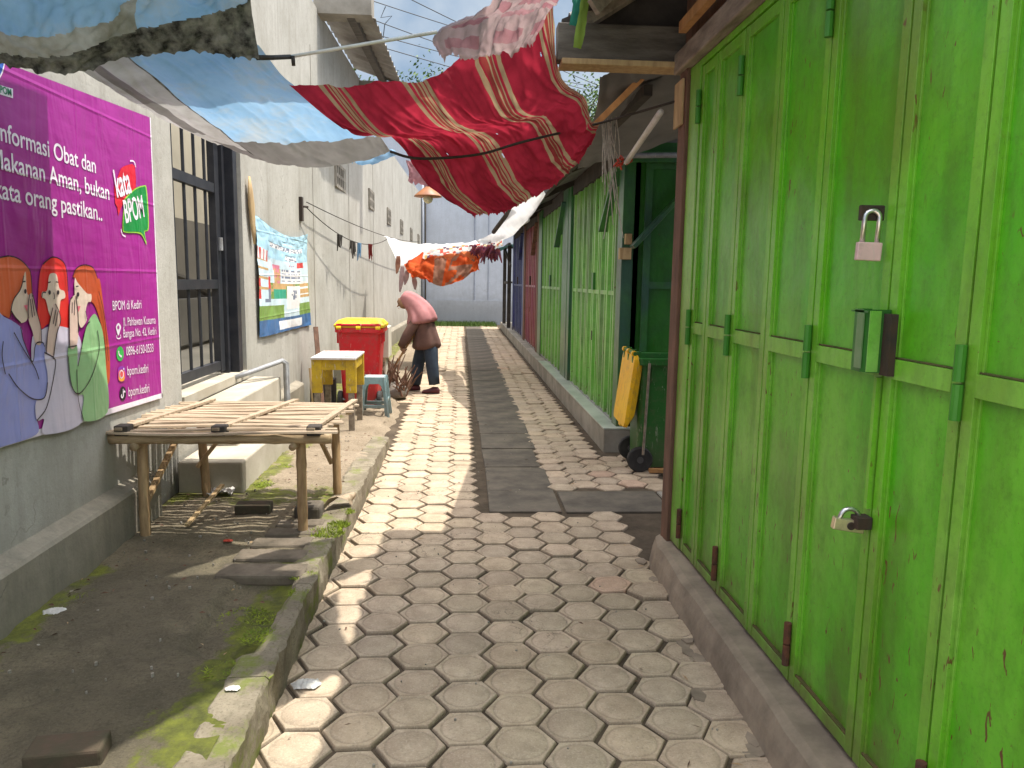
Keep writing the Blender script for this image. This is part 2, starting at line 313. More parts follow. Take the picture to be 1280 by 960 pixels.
# ------------------------------------------------------------------ mesh helpers
def tag(o, label=None, cat=None, group=None, kind=None):
    if label: o['label'] = label
    if cat: o['category'] = cat
    if group: o['group'] = group
    if kind: o['kind'] = kind
    return o
def link(o, parent=None):
    col.objects.link(o)
    if parent is not None:
        o.parent = parent
        par = Matrix.Identity(4); p = parent
        if p.type == 'EMPTY': par = Matrix.Translation(p.location) @ p.rotation_euler.to_matrix().to_4x4()
        o.matrix_parent_inverse = par.inverted() if p.parent is None else Matrix.Identity(4)
    return o
def thing(name, loc, label, cat, group=None):
    o = bpy.data.objects.new(name, None); o.empty_display_size = .1; o.location = loc
    col.objects.link(o); return tag(o, label, cat, group)
class MB:
    def __init__(s): s.bm = bmesh.new(); s.mi = 0
    def face(s, vs):
        try:
            f = s.bm.faces.new(vs); f.material_index = s.mi; return f
        except ValueError: return None
    def poly(s, pts): return s.face([s.bm.verts.new(p) for p in pts])
    def box(s, x0, x1, y0, y1, z0, z1, T=None):
        v = [Vector((x, y, z)) for z in (z0, z1) for y in (y0, y1) for x in (x0, x1)]
        if T is not None: v = [T @ p for p in v]
        v = [s.bm.verts.new(p) for p in v]
        for q in ((0, 2, 3, 1), (4, 5, 7, 6), (0, 1, 5, 4), (2, 6, 7, 3), (0, 4, 6, 2), (1, 3, 7, 5)): s.face([v[i] for i in q])
        return s
    def bar(s, p0, p1, w, h, upv=(0, 0, 1)):
        p0, p1 = Vector(p0), Vector(p1); d = (p1-p0); L = d.length; d.normalize()
        u = Vector(upv); r = d.cross(u)
        if r.length < 1e-4: r = d.cross(Vector((1, 0, 0)))
        r.normalize(); u = r.cross(d)
        T = Matrix((r, d, u)).transposed().to_4x4(); T.translation = p0
        return s.box(-w/2, w/2, 0, L, -h/2, h/2, T)
    def tube(s, pts, r, seg=8, cap=True, sq=1.0):
        pts = [Vector(p) for p in pts]; n = len(pts)
        rs = r if isinstance(r, (list, tuple)) else [r]*n
        rings = []; ref = None
        for i, p in enumerate(pts):
            d = (pts[min(i+1, n-1)]-pts[max(i-1, 0)]).normalized()
            if ref is None:
                ref = d.cross(Vector((0, 0, 1)))
                if ref.length < .05: ref = d.cross(Vector((0, 1, 0)))
            a = (ref-d*ref.dot(d)).normalized(); ref = a; b2 = d.cross(a)
            rings.append([s.bm.verts.new(p+(a*math.cos(k*2*math.pi/seg)+b2*math.sin(k*2*math.pi/seg)*sq)*rs[i]) for k in range(seg)])
        for i in range(n-1):
            for k in range(seg): s.face((rings[i][k], rings[i][(k+1) % seg], rings[i+1][(k+1) % seg], rings[i+1][k]))
        if cap: s.face(rings[0][::-1]); s.face(rings[-1])
        return s
    def loft(s, rings, cap=True):
        R = [[s.bm.verts.new(p) for p in r] for r in rings]; n = len(R[0])
        for i in range(len(R)-1):
            for k in range(n): s.face((R[i][k], R[i][(k+1) % n], R[i+1][(k+1) % n], R[i+1][k]))
        if cap: s.face(R[0][::-1]); s.face(R[-1])
        return s
    def lathe(s, prof, T=None, seg=20):
        T = T or Matrix.Identity(4)
        return s.loft([[T @ Vector((r*math.cos(k*2*math.pi/seg), r*math.sin(k*2*math.pi/seg), z)) for k in range(seg)] for r, z in prof])
    def prism(s, pts, d):               # closed outline extruded along d
        d = Vector(d); a = [s.bm.verts.new(p) for p in pts]; b2 = [s.bm.verts.new(Vector(p)+d) for p in pts]; n = len(a)
        s.face(a[::-1]); s.face(b2)
        for k in range(n): s.face((a[k], a[(k+1) % n], b2[(k+1) % n], b2[k]))
        return s
    def build(s, name, mats, parent=None, smooth=False, bevel=0, label=None, fix=True):
        if fix: bmesh.ops.recalc_face_normals(s.bm, faces=s.bm.faces[:])
        me = bpy.data.meshes.new(name); s.bm.to_mesh(me); s.bm.free()
        for m in (mats if isinstance(mats, (list, tuple)) else [mats]): me.materials.append(m)
        if smooth:
            for p in me.polygons: p.use_smooth = True
        o = bpy.data.objects.new(name, me); link(o, parent)
        if bevel:
            bv = o.modifiers.new('bevel', 'BEVEL'); bv.width = bevel; bv.segments = 2; bv.limit_method = 'ANGLE'; bv.angle_limit = R_(40)
        if label: o['label'] = label
        return o
def cr_(p, t):                          # Catmull-Rom through a list
    n = len(p)-1; x = max(0, min(t*n, n-1e-6)); i = int(x); f = x-i
    a, b, c, d = p[max(i-1, 0)], p[i], p[i+1], p[min(i+2, n)]
    return .5*((2*b)+(c-a)*f+(2*a-5*b+4*c-d)*f*f+(3*b-a-3*c+d)*f*f*f)
def cloth(name, rows, nu, nv, mats, matfn=None, wr=.01, ws=5, parent=None, fray=0, seed=0, holes=None):
    bm = bmesh.new(); G = []
    for j in range(nv+1):
        v = j/nv; line = []
        ctl = [cr_([r[k] for r in rows], v) for k in range(len(rows[0]))]
        for i in range(nu+1):
            p = cr_(ctl, i/nu); line.append(p)
        G.append(line)
    V = []
    for j in range(nv+1):
        line = []
        for i in range(nu+1):
            p = G[j][i]
            du = G[j][min(i+1, nu)]-G[j][max(i-1, 0)]; dv = G[min(j+1, nv)][i]-G[max(j-1, 0)][i]
            n = du.cross(dv)
            if n.length > 1e-9: n.normalize()
            q = Vector((i/nu*ws*1.6, j/nv*ws*.7, seed*3.1))
            k = noise.noise(q)+.5*noise.noise(q*2.3)+.25*noise.noise(q*5.1)+.45*(1-min(1, 5*abs(noise.noise(q*1.4+Vector((7, 3, 1))))))+.25*(1-min(1, 5*abs(noise.noise(q*2.9+Vector((1, 9, 4))))))
            pp = p+n*k*wr
            if fray and (j == nv): pp = pp+Vector((0, 0, -abs(noise.noise(Vector((i*.9, seed, 0))))*fray))
            line.append(bm.verts.new(pp))
        V.append(line)
    for j in range(nv):
        for i in range(nu):
            if holes and holes((i+.5)/nu, (j+.5)/nv): continue
            f = bm.faces.new((V[j][i], V[j][i+1], V[j+1][i+1], V[j+1][i])); f.smooth = True
            if matfn: f.material_index = matfn((i+.5)/nu, (j+.5)/nv)
    me = bpy.data.meshes.new(name); bm.to_mesh(me); bm.free()
    for m in (mats if isinstance(mats, (list, tuple)) else [mats]): me.materials.append(m)
    o = bpy.data.objects.new(name, me); link(o, parent); return o
def pts(l, d): return [at(x, y, d) if not isinstance(d, list) else at(x, y, d[i]) for i, (x, y) in enumerate(l)]
def sag(a, b, s, n=14):
    a, b = Vector(a), Vector(b)
    return [a.lerp(b, i/n)-Vector((0, 0, s*4*(i/n)*(1-i/n))) for i in range(n+1)]
def wallx(y): return -1.78 if y < 9 else -1.78+(y-9)*(.47/17)
def onwall(px, py, off=0):
    p = onx(px, py, -1.78+off)
    if p.y < 9: return p
    r = ray(px, py); k = .47/17        # x = -1.78 + (y-9)k
    tt = (-1.78-9*k+off)/(r.x-k*r.y)
    return Vector((r.x*tt, r.y*tt, H+r.z*tt))

# ================================================================== GROUND
o = MB(); o.box(-40, 40, -6, 90, -.5, -.0125); tag(o.build('ground', M['dirt']), kind='structure')

o = MB(); o.box(-9, 9, -14, -1.25, -.3, -.004); tag(o.build('bounce_slab', pm('pale_bounce_concrete', (.46, .41, .33), (.36, .32, .26), 2, .9, .2)), kind='structure')  # unseen pale slab added behind the camera to bounce sunlight into the foreground
# hexagonal pavers, one sheet of real stones
S = .1135; CS = .182; RS = .198
bm = bmesh.new(); lay = bm.verts.layers.float_color.new('tint')
def hexrad(a, s):
    a = (a % (math.pi/3))-math.pi/6
    return s*math.cos(math.pi/6)/math.cos(a)
def dirt(hx, r, z, near):
    if hx: return .6 if r > .965 else (.88 if r > .94 else 1.0)
    return .80 if z < -.002 else 1.0
def stone(cx, cy, near, rr):
    g = rr.uniform(.86, 1.06); tint = (g*rr.uniform(.99, 1.03), g, g*rr.uniform(.95, 1.0), 1)
    if rr.random() < .012: tint = (g*1.06, g*.92, g*.9, 1)
    dz = max(-.006, rr.gauss(0, .003)); tx, ty = rr.gauss(0, .014), rr.gauss(0, .014)
    if rr.random() < .05: tx *= 3; dz += .008
    rot = rr.gauss(0, .02); ox, oy = rr.gauss(0, .003), rr.gauss(0, .003); sz = S*rr.uniform(.965, .99)
    n = 36 if near else 6
    if near: prof = [(1, .992, -.036), (1, .985, -.010), (1, .955, -.002), (1, .925, 0), (0, .0875, -.0005), (0, .0845, -.0030), (0, .0805, -.0032), (0, .0765, -.0006), (0, .04, .0006)]
    else: prof = [(1, .985, -.036), (1, .96, -.006), (1, .90, 0)]
    rings = []
    for hx, r, z in prof:
        ring = []
        for k in range(n):
            a = k*2*math.pi/n
            rad = hexrad(a, sz)*r if hx else r*sz/S*(1+.012*math.sin(3*a+cx*40))
            if hx and near: rad *= 1+.006*noise.noise(Vector((cx*7+math.cos(a)*2.5, cy*7+math.sin(a)*2.5, 1)))
            x, y = 1.045*rad*math.cos(a+rot), rad*math.sin(a+rot)
            v = bm.verts.new((cx+ox+x, cy+oy+y, z+dz+tx*x+ty*y)); q = dirt(hx, r, z, near); v[lay] = (tint[0]*q, tint[1]*q*.98, tint[2]*q*.95, 1); ring.append(v)
        rings.append(ring)
    for i in range(len(rings)-1):
        for k in range(n):
            f = bm.faces.new((rings[i][k], rings[i][(k+1) % n], rings[i+1][(k+1) % n], rings[i+1][k]))
            f.smooth = near and i > 3
    bm.faces.new(rings[-1])
def edgeL(y):
    if y < 6.7: return -.63
    return -.63-.03*math.sin(y*2.1)-.012*(y-6.7)
rr = random.Random(3)
for ci in range(-6, 9):
    for ri in range(-8, 128):
        x = .03+ci*CS; y = ri*RS+(RS/2 if ci % 2 else 0)
        if not -1.2 < y < 25.2: continue
        if x < edgeL(y)-(.10 if y < 6.6 else .02): continue
        if y < 4.70:
            if x > .98+.05*min(1, max(0, (y-2.1)/1.8)): continue
            if y > 4.58 and x > .2: pass
        else:
            if y < 5.30 and x > .12: continue
            if .12 < x < .74: continue
            if x > (1.9 if y < 6.4 else 1.24): continue
        stone(x, y, y < 7.5, rr)
me = bpy.data.meshes.new('paving'); bm.to_mesh(me); bm.free(); me.materials.append(M['paver'])
tag(link(bpy.data.objects.new('paving', me)), kind='structure')

# drain slabs down the alley
def slab(x0, x1, y0, y1, z, label, mat='concrete_dark', group='concrete drain covers along the alley', rz=0, tilt=0):
    cx, cy = (x0+x1)/2, (y0+y1)/2
    m = MB(); hx, hy = (x1-x0)/2-.006, (y1-y0)/2-.006
    T = Matrix.Translation((cx, cy, z)) @ Matrix.Rotation(rz, 4, 'Z') @ Matrix.Rotation(tilt, 4, 'X')
    m.box(-hx, hx, -hy, hy, -.05, 0, T)
    o = m.build('drain_cover', M[mat], bevel=.006)
    return tag(o, label, 'drain cover', group)
slab(.20, .69, 4.76, 5.95, .002, 'nearest dark drain slab, with a square patch set in it', rz=-.01)
m = MB(); m.box(.22, .36, 5.25, 5.55, 0, .004); tag(m.build('drain_patch', M['concrete_dark'], bevel=.002), 'small square cement patch on the nearest drain slab', 'patch')
slab(.20, .67, 5.98, 6.62, .0, 'short drain slab just behind the nearest long one', rz=.02, tilt=.006)
y = 6.66; k = 0; far_src = None
while y < 24.6:
    L = .66
    if k < 2:
        slab(.20, .70, y, y+L, .001*rnd.uniform(-3, 2), ('third drain slab from the camera, split by a cross joint', 'fourth drain slab from the camera, beside the tiled step corner')[k], rz=rnd.uniform(-.01, .01))
    else:
        o = far_src.copy() if far_src else slab(.19, .71, y, y+L, 0, 'dark concrete drain slab in the row running to the far end')
        if far_src: col.objects.link(o); o.location = (rnd.uniform(-.006, .006), y-fy, rnd.uniform(-.003, .003))
        else: far_src = o; fy = y
    y += L; k += 1
slab(.70, 1.42, 4.74, 5.24, .003, 'wide drain slab lying across the alley beside the green wheelie bin', group='concrete drain covers along the alley')
slab(1.43, 1.9, 4.74, 5.24, .0, 'drain slab reaching in behind the brown door post', 'concrete')

# raised platform on the left
def zplat(y):
    if y < 5.8: return .15
    if y < 7.2: return .15-.10*(y-5.8)/1.4
    return .05
YS = [-1.2+i*.02 for i in range(420)]; YS += [YS[-1]+.12*(i+1) for i in range(156)]; YS = [v for v in YS if v < 25.1]
bm = bmesh.new(); nx, ny = 52, len(YS)-1; G = []
for j in range(ny+1):
    y = YS[j]
    line = []
    xr = -.70 if y < 6.6 else edgeL(y)-.06
    for i in range(nx+1):
        xl = wallx(y)+.02
        x = xl+(xr-xl)*i/nx
        if y > 6.4 and i > nx-4: x += .05*noise.noise(Vector((x*6, y*5, 0)))
        z = zplat(y)+.012*noise.noise(Vector((x*2.2, y*2.2, 0)))+.009*noise.noise(Vector((x*8, y*8, 2)))+.006*noise.noise(Vector((x*21, y*21, 5)))-.012*max(0, 1-9*abs(noise.noise(Vector((x*1.6, y*1.6, 7)))))
        if y > 6.4: z -= max(0, (i-(nx-5))/5)*.06
        # sunken mossy hollow behind the kerb
        d = max(0, 1-((x+.86)/.17)**2)*max(0, 1-((y-2.98)/.40)**2)
        z -= .05*min(1, d*2.5)
        line.append(bm.verts.new((x, y, z)))
    G.append(line)
for j in range(ny):
    for i in range(nx):
        f = bm.faces.new((G[j][i], G[j][i+1], G[j+1][i+1], G[j+1][i])); f.smooth = True
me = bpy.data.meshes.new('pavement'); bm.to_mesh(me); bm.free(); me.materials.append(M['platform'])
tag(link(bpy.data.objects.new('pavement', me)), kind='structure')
# kerb of rough cement lengths
m = MB(); y = -1.5; rk = random.Random(11)
while y < 6.7:
    L = rk.uniform(.55, .95); y1 = min(y+L, 6.72); n = max(4, int((y1-y)/.03))
    rings = []
    for i in range(n+1):
        yy = y+(y1-y)*i/n
        q = lambda a, s=0: .014*noise.noise(Vector((a, yy*5, s)))+.012*noise.noise(Vector((a, yy*17, s)))+.006*noise.noise(Vector((a, yy*41, s)))
        zt = .158 if yy < 5.6 else .158-.06*(yy-5.6)
        xi = -.80 if not 2.62 < yy < 3.36 else -.735
        xo = -.635+.01*math.sin(yy*1.3)
        rings.append([(xi+q(1)*.5, yy, -.04), (xo+q(2)*.6, yy, -.04), (xo+q(3), yy, zt*.5), (xo-.003+q(4), yy, zt-.010), (xo-.014+q(5), yy, zt+q(6)*.7), (xi+.03+q(7), yy, zt+q(8)*.7), (xi+q(9), yy, zt-.02)])
    m.loft(rings); y = y1+.006
tag(m.build('kerb', M['kerb'], smooth=False), kind='structure')

# loose slabs set along the kerb
kb = [(-.90, 3.40, .40, .17), (-.91, 3.60, .34, .15), (-.90, 3.78, .30, .14), (-.88, 3.94, .28, .13), (-.87, 4.09, .26, .12)]
nm = ['nearest loose cement slab beside the mossy kerb hollow', 'second loose cement slab behind the mossy kerb hollow', 'middle loose cement slab of the five along the kerb',
      'fourth loose cement slab along the kerb, near the bench leg', 'loose cement slab right by the front bench leg at the kerb']
for (x, y, a, b2), l in zip(kb, nm):
    m = MB(); T = Matrix.Translation((x, y, .158)) @ Matrix.Rotation(rnd.uniform(-.06, .06), 4, 'Z') @ Matrix.Rotation(rnd.uniform(-.03, .03), 4, 'X')
    m.box(-a/2, a/2, -b2/2+.006, b2/2-.006, -.05, .006, T)
    tag(m.build('kerb_slab', M['slab'], bevel=.014), l, 'slab', 'loose slabs along the kerb')

# moss tufts (stuff)
m = MB(); rm = random.Random(5)
def tuft(x, y, z, n, r, h):
    for _ in range(n):
        a = rm.uniform(0, 6.28); d = r*math.sqrt(rm.random()); p = Vector((x+d*math.cos(a), y+d*math.sin(a), z))
        hh = h*.45*rm.uniform(.3, 1); b = rm.uniform(0, 6.28); w_ = .0028
        q = Vector((math.cos(b), math.sin(b), 0))
        t_ = p+Vector((rm.uniform(-.02, .02), rm.uniform(-.02, .02), hh))
        m.poly((p-q*w_, p+q*w_, t_+q*w_*.6, t_-q*w_*.2))
for x, y, n, r, h in ((-.70, 3.92, 700, .09, .05), (-.66, 4.05, 500, .06, .05), (-.655, 4.3, 200, .05, .04), (-.72, 3.35, 260, .06, .025), (-.75, 2.75, 260, .07, .02), (-.70, 2.45, 220, .06, .02), (-.80, 2.5, 160, .07, .015), (-.69, 3.15, 200, .04, .025), (-.87, 3.0, 600, .12, .02), (-1.60, 3.1, 60, .05, .03), (-1.28, 4.9, 300, .07, .02), (-1.23, 5.4, 260, .06, .02)):
    tuft(x, y, (.10 if (x, y) == (-.87, 3.0) else .15), n, r, h)
tag(m.build('moss', M['moss']), kind='stuff', label='bright green moss along the cement kerb', cat='moss')
# grass at the far end
m = MB(); rm = random.Random(6)
for _ in range(5200):
    x = rm.uniform(-1.25, 1.2) if rm.random() < .6 else rm.uniform(-1.25, -.75); y = rm.uniform(24.6, 25.9) if x > -.75 or rm.random() < .4 else rm.uniform(17, 25)
    p = Vector((x, y, .0)); b = rm.uniform(0, 6.28); q = Vector((math.cos(b), math.sin(b), 0))*.012
    t_ = p+Vector((rm.uniform(-.05, .05), rm.uniform(-.05, .05), rm.uniform(.05, .17)))
    m.poly((p-q, p+q, t_))
tag(m.build('grass', M['grass']), kind='stuff', label='low grass at the foot of the far wall', cat='grass')

# ================================================================== LEFT BUILDING
bl = thing('warehouse_building', (-1.78, 10, 0), 'long pale plastered building with barred gate and overhanging eave on the left', 'building')
m = MB()
def wseg(y0, y1, z0, z1):
    x0, x1 = wallx(y0), wallx(y1)
    v = [(x0, y0), (x1, y1), (x1-.25, y1), (x0-.25, y0)]
    m.prism([(a, b, z0) for a, b in v], (0, 0, z1-z0))
DY0, DY1, DZ0, DZ1 = 4.92, 6.42, .72, 2.75
wseg(1.1, DY0, -.1, 4.75); wseg(DY0, DY1, DZ1, 4.75); wseg(DY0, DY1, -.1, DZ0)
wseg(DY1, 9, -.1, 4.75); wseg(9, 13.2, -.1, 4.75); wseg(13.2, 26, -.1, 4.3)
m.build('wall', M['wall_left'], bl)
# joints/pilaster lines
m = MB()
for px, z1 in ((393, 2.9), (437, 2.6), (467, 2.5)):
    p = onwall(px, 330, .0)
    m.box(p.x-.02, p.x+.006, p.y-.02, p.y+.02, .36, 4.2)
m.build('wall_joint', pm('joint_cement', (.40, .375, .325), (.32, .30, .26), 3), bl)
# plinth ledge
def ledge(y0, y1, zt, name='plinth_ledge', d=.085):
    m = MB(); n = max(2, int((y1-y0)/.12)); rings = []
    for i in range(n+1):
        y = y0+(y1-y0)*i/n; x = wallx(y)-.02; e = .006*noise.noise(Vector((0, y*4, 0)))
        rings.append([(x, y, -.05), (x+d+.02+e, y, -.05), (x+d+.02+e*.5, y, zt-.015+e), (x+d+.008+e, y, zt+e), (x, y, zt+.035)])
    m.loft(rings); return m.build(name, M['ledge'], bl)
ledge(1.1, 4.30, .385); ledge(6.55, 8.3, .36); ledge(10.5, 25.9, .37, d=.10)
# air vents
for (x, y), h, wd in zip([(425, 222), (464, 250), (486, 271), (502, 284), (514, 293), (523, 300)], (.2,)*6, (.8, .7, .7, .7, .7, .7)):
    p = onwall(x, y, .0); m = MB()
    yy0, yy1, zz0, zz1 = p.y-wd/2, p.y+wd/2, p.z-.15, p.z+.15
    X0 = wallx(p.y)-.03
    m.mi = 1; m.box(X0, X0+.036, yy0, yy1, zz0, zz1); m.mi = 0
    for k in range(6):
        u = yy0+(yy1-yy0)*k/5; m.box(X0, X0+.05, u-.022, u+.022, zz0-.02, zz1+.02)
    for k in range(3):
        v = zz0+(zz1-zz0)*k/2; m.box(X0, X0+.046, yy0, yy1, v-.022, v+.022)
    m.build('air_vent', [M['concrete'], M['dark']], bl)
# gate opening: room behind
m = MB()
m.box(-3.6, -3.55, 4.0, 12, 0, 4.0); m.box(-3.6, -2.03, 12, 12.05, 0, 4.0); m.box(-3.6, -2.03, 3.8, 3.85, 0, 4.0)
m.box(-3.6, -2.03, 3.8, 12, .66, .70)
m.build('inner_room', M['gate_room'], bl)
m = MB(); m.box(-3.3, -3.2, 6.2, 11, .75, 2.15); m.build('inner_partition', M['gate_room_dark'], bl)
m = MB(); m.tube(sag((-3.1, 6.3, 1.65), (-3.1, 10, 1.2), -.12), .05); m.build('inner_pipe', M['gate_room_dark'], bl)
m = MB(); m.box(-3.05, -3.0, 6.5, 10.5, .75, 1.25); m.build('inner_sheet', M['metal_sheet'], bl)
m = MB(); m.box(-2.0, -1.765, DY0, DY1, .66, .725); m.build('gate_sill', M['concrete_light'], bl)
gt = MB()
gx0, gx1 = -1.93, -1.885
for z in (.80, 1.44, 2.17, 2.70): gt.box(gx0, gx1, 4.95, 6.18, z-.035, z+.035)
for y_ in (5.02, 6.12): gt.box(gx0-.004, gx1+.004, y_-.05, y_+.05, .75, 2.75)
for k in range(1, 5):
    y_ = 5.02+(6.12-5.02)*k/5+.02; gt.tube([(gx0+.022, y_, .8), (gx0+.022, y_, 2.72)], .012, 8)
g = gt.build('gate', M['black_metal'], bl)
m = MB(); m.box(-1.90, -1.795, 6.26, 6.36, .725, 2.75); m.box(-1.93, -1.86, 6.2, 6.25, .725, 2.75); m.build('gate_frame', M['black_metal'], bl, bevel=.004)
m = MB(); m.lathe([(.02, -.05), (.02, .05)], Matrix.Translation((-1.87, 6.12, 1.75)), 10); m.build('gate_bolt', M['grey_metal'], g)
# eave with corrugated sheet, purlin, brackets
m = MB(); n = 60; rings = []
ye0, ye1 = 10.0, 13.2; rows = []
for i in range(n+1):
    yy = ye0+(ye1-ye0)*i/n; dz = .022*math.sin(i*math.pi/2.5)
    rows.append([Vector((wallx(yy)-.1, yy, 4.95+dz)), Vector((wallx(yy)+.68, yy, 4.70+dz))])
for i in range(n):
    a, b2 = rows[i], rows[i+1]; f = m.poly((a[0], a[1], b2[1], b2[0]))
    m.poly([p+Vector((0, 0, .008)) for p in (a[0], b2[0], b2[1], a[1])])
m.build('eave_sheet', M['asbestos'], bl)
m = MB(); m.bar((wallx(10)+.38, 10.0, 4.74), (wallx(13.2)+.38, 13.2, 4.74), .10, .09); m.build('eave_purlin', M['wood_grey_x'], bl)
m = MB(); m.box(-1.80, -1.10, 9.85, 10.15, 4.70, 4.98); m.build('eave_bracket', M['concrete'], bl)
m = MB(); m.box(wallx(13.2)-.05, wallx(13.2)+.78, 13.05, 13.35, 4.48, 4.72); m.build('eave_bracket', M['concrete'], bl)
# roof over near part (out of frame above the tarps) and ridge

# end wall
ew = thing('end_wall', (0, 26, 0), 'tall pale blue plastered wall closing the far end of the alley', 'wall')
m = MB(); m.box(-6, 9, 26, 26.3, -.1, 6.6); m.build('wall', M['wall_end'], ew)
m = MB(); m.box(-1.3, 9, 25.93, 25.998, -.05, .82); m.build('base_course', M['wall_end'], ew)
m = MB(); m.box(.47, .50, 25.97, 25.998, .82, 6.6); m.box(.95, .97, 25.975, 25.998, .82, 6.6); m.build('wall_joint', pm('blue_joint', (.30, .33, .40)), ew)
m = MB(); m.tube([(-1.255, 25.9, 0), (-1.255, 25.9, 6.3)], .04); m.build('drain_pipe', M['wall_end'], ew, smooth=True)
m = MB(); m.tube([(-1.17, 25.93, 0), (-1.17, 25.93, 6.3)], .022); m.build('drain_pipe', M['concrete_dark'], ew, smooth=True)

# cement steps by the gate
st = thing('entrance_steps', (-1.5, 5.3, .15), 'pale cement steps below the barred gate', 'steps')
m = MB(); m.box(-1.755, -1.36, 4.72, 6.15, .05, .345); m.build('tread', M['concrete_light'], st, bevel=.012)
m = MB(); m.box(-1.757, -1.52, 5.20, 6.5, .05, .66); m.build('tread', M['concrete_light'], st, bevel=.012)
# pipe rail
m = MB()
for dy, dz in ((0, 0), (.16, .0)):
    m.tube([(-1.80, 6.02+dy, .70), (-1.66, 6.12+dy, .745), (-1.50, 6.42+dy*.4, .80), (-1.475, 6.46+dy*.4, .775), (-1.47, 6.46+dy*.4, .38), (-1.47, 6.46+dy*.4, .05)], .019, 10)
tag(m.build('pipe_rail', M['grey_metal'], smooth=True), 'bent grey pipe rail beside the cement steps', 'rail')

# ================================================================== PURPLE BANNER
BX = -1.765
bn = thing('wall_banner', (BX, 3.4, .8), 'large purple printed banner with three whispering women drawn on it', 'banner')
def bumpy(name, c, rough=.42):
    t = NT(name); x = t.noise(2.2, 3, .5, (1, 1.6, .5), .8); y_ = t.noise(9, 3, .5, (1, .5, 1.5))
    z_ = t.xyz()
    c1_ = t.ramp(t.math('PINGPONG', z_[2], .19), .012, 0); c2_ = t.ramp(t.math('PINGPONG', z_[1], .31), .012, 0)
    hh = t.math('ADD', t.math('ADD', t.math('MULTIPLY', x, 1.0), t.math('MULTIPLY', y_, .14)), t.math('MULTIPLY', t.math('ADD', c1_, c2_), .07))
    t.bump(hh, .7, .05)
    cc = t.mix(t.ramp(t.noise(1.4, 4), .3, .7), tuple(v*.86 for v in c[:3]), c)
    return t.set(cc, rough, 0, .35)
BC = {k: bumpy('banner_'+k, sr(*v)) for k, v in dict(purple=(160, 36, 138), white=(236, 226, 236), orange=(222, 104, 62), red=(232, 52, 48), face=(232, 208, 190), hand=(226, 196, 182), blue=(158, 162, 222), pale=(214, 204, 222), green=(146, 192, 136),
      line=(38, 22, 40), redb=(214, 24, 52), greenb=(22, 138, 62), lime=(150, 205, 70), pink=(226, 110, 130), brown=(196, 84, 48), logob=(40, 90, 180), wa=(64, 180, 84), ig=(226, 90, 90), igp=(150, 60, 180), black=(30, 24, 34), igo=(240, 170, 70), pomg=(20, 130, 90)).items()}
def c1(x, y): return (x/3.69, 60+y/3.69)        # crop coordinates of the upper banner
def c2(x, y): return (x/3.69, 310+y/3.69)       # lower banner
def bpoly(P, mat, layer, cf, name=None, parent=None, acc=None):
    mm = acc or MB(); mm.poly([onx(*cf(x, y), BX+.001*layer) for x, y in P])
    if acc is None: return mm.build(name, BC[mat], parent or bn, fix=False)
def stroke(P, wdt, layer, cf, mm):
    q = [onx(*cf(x, y), BX+.001*layer) for x, y in P]
    if len(q) > 2: q = [cr_(q, i/(len(q)*4)) for i in range(len(q)*4+1)]
    for a, b2 in zip(q, q[1:]):
        d = (b2-a); d.normalize(); n = Vector((0, -d.z, d.y))*wdt/2
        mm.poly((a-n, b2-n, b2+n, a+n))
def smoothp(P, n=6):
    q = [Vector((x, y)) for x, y in P]; L = len(q); out = []
    for i in range(L):
        a, b2, c, d = q[(i-1) % L], q[i], q[(i+1) % L], q[(i+2) % L]
        for k in range(n):
            f = k/n; out.append(tuple(.5*((2*b2)+(c-a)*f+(2*a-5*b2+4*c-d)*f*f+(3*b2-a-3*c+d)*f**3)))
    return out
def wtext(s, cf, p0, p1, mat, layer, parent, name='lettering', hs=1.0, bold=0.0):
    a, b2 = onx(*cf(*p0), BX+.001*layer), onx(*cf(*p1), BX+.001*layer)
    cu = bpy.data.curves.new('t', 'FONT'); cu.body = s; cu.size = 1; cu.fill_mode = 'FRONT'; cu.offset = bold
    ob = bpy.data.objects.new('t', cu); col.objects.link(ob)
    bpy.context.view_layer.update()
    me = bpy.data.meshes.new_from_object(ob.evaluated_get(bpy.context.evaluated_depsgraph_get()))
    bpy.data.objects.remove(ob); bpy.data.curves.remove(cu)
    x0 = min(v.co.x for v in me.vertices); x1 = max(v.co.x for v in me.vertices)
    d = b2-a; L = d.length; e = d/L; sc_ = L/(x1-x0); upv = Vector((0, -e.z, e.y))
    for v in me.vertices:
        v.co = a+e*((v.co.x-x0)*sc_)+upv*(v.co.y*sc_*hs)
    me.materials.clear(); me.materials.append(mat); me.name = name
    for p in me.polygons: p.material_index = 0
    return link(bpy.data.objects.new(name, me), parent)
TR = onx(188, 147, BX); BR = onx(203, 497, BX); BLn = onx(0, 560, BX); TLn = onx(0, 76, BX)
def ext(a, b2, y): return a+(b2-a)*((y-a.y)/(b2.y-a.y))
TL = ext(TR, TLn, 2.25); BL = ext(BR, BLn, 2.25)
m = MB(); m.loft([[TL, TR], [BL, BR]], cap=False)
m = MB(); m.poly([TL, BL, BR, TR]); sheet = m.build('banner_sheet', BC['purple'], bn, fix=False)
m = MB(); hm = Vector((0, 0, .028)); o_ = Vector((.001, 0, 0)); m.poly([BL+o_, BR+o_, BR+hm+o_, BL+hm+o_])
m.poly([BR+o_, TR+o_, TR+o_-Vector((0, .012, 0)), BR+o_-Vector((0, .012, 0))]); m.build('hem', BC['white'], bn, fix=False)
wtext('Informasi Obat dan', c1, (-14, 420), (443, 577), BC['white'], 2, bn, bold=.012)
wtext('Makanan Aman, bukan', c1, (-36, 547), (505, 700), BC['white'], 2, bn, bold=.012)
wtext('kata orang pastikan..', c1, (-22, 688), (472, 797), BC['white'], 2, bn, bold=.012)
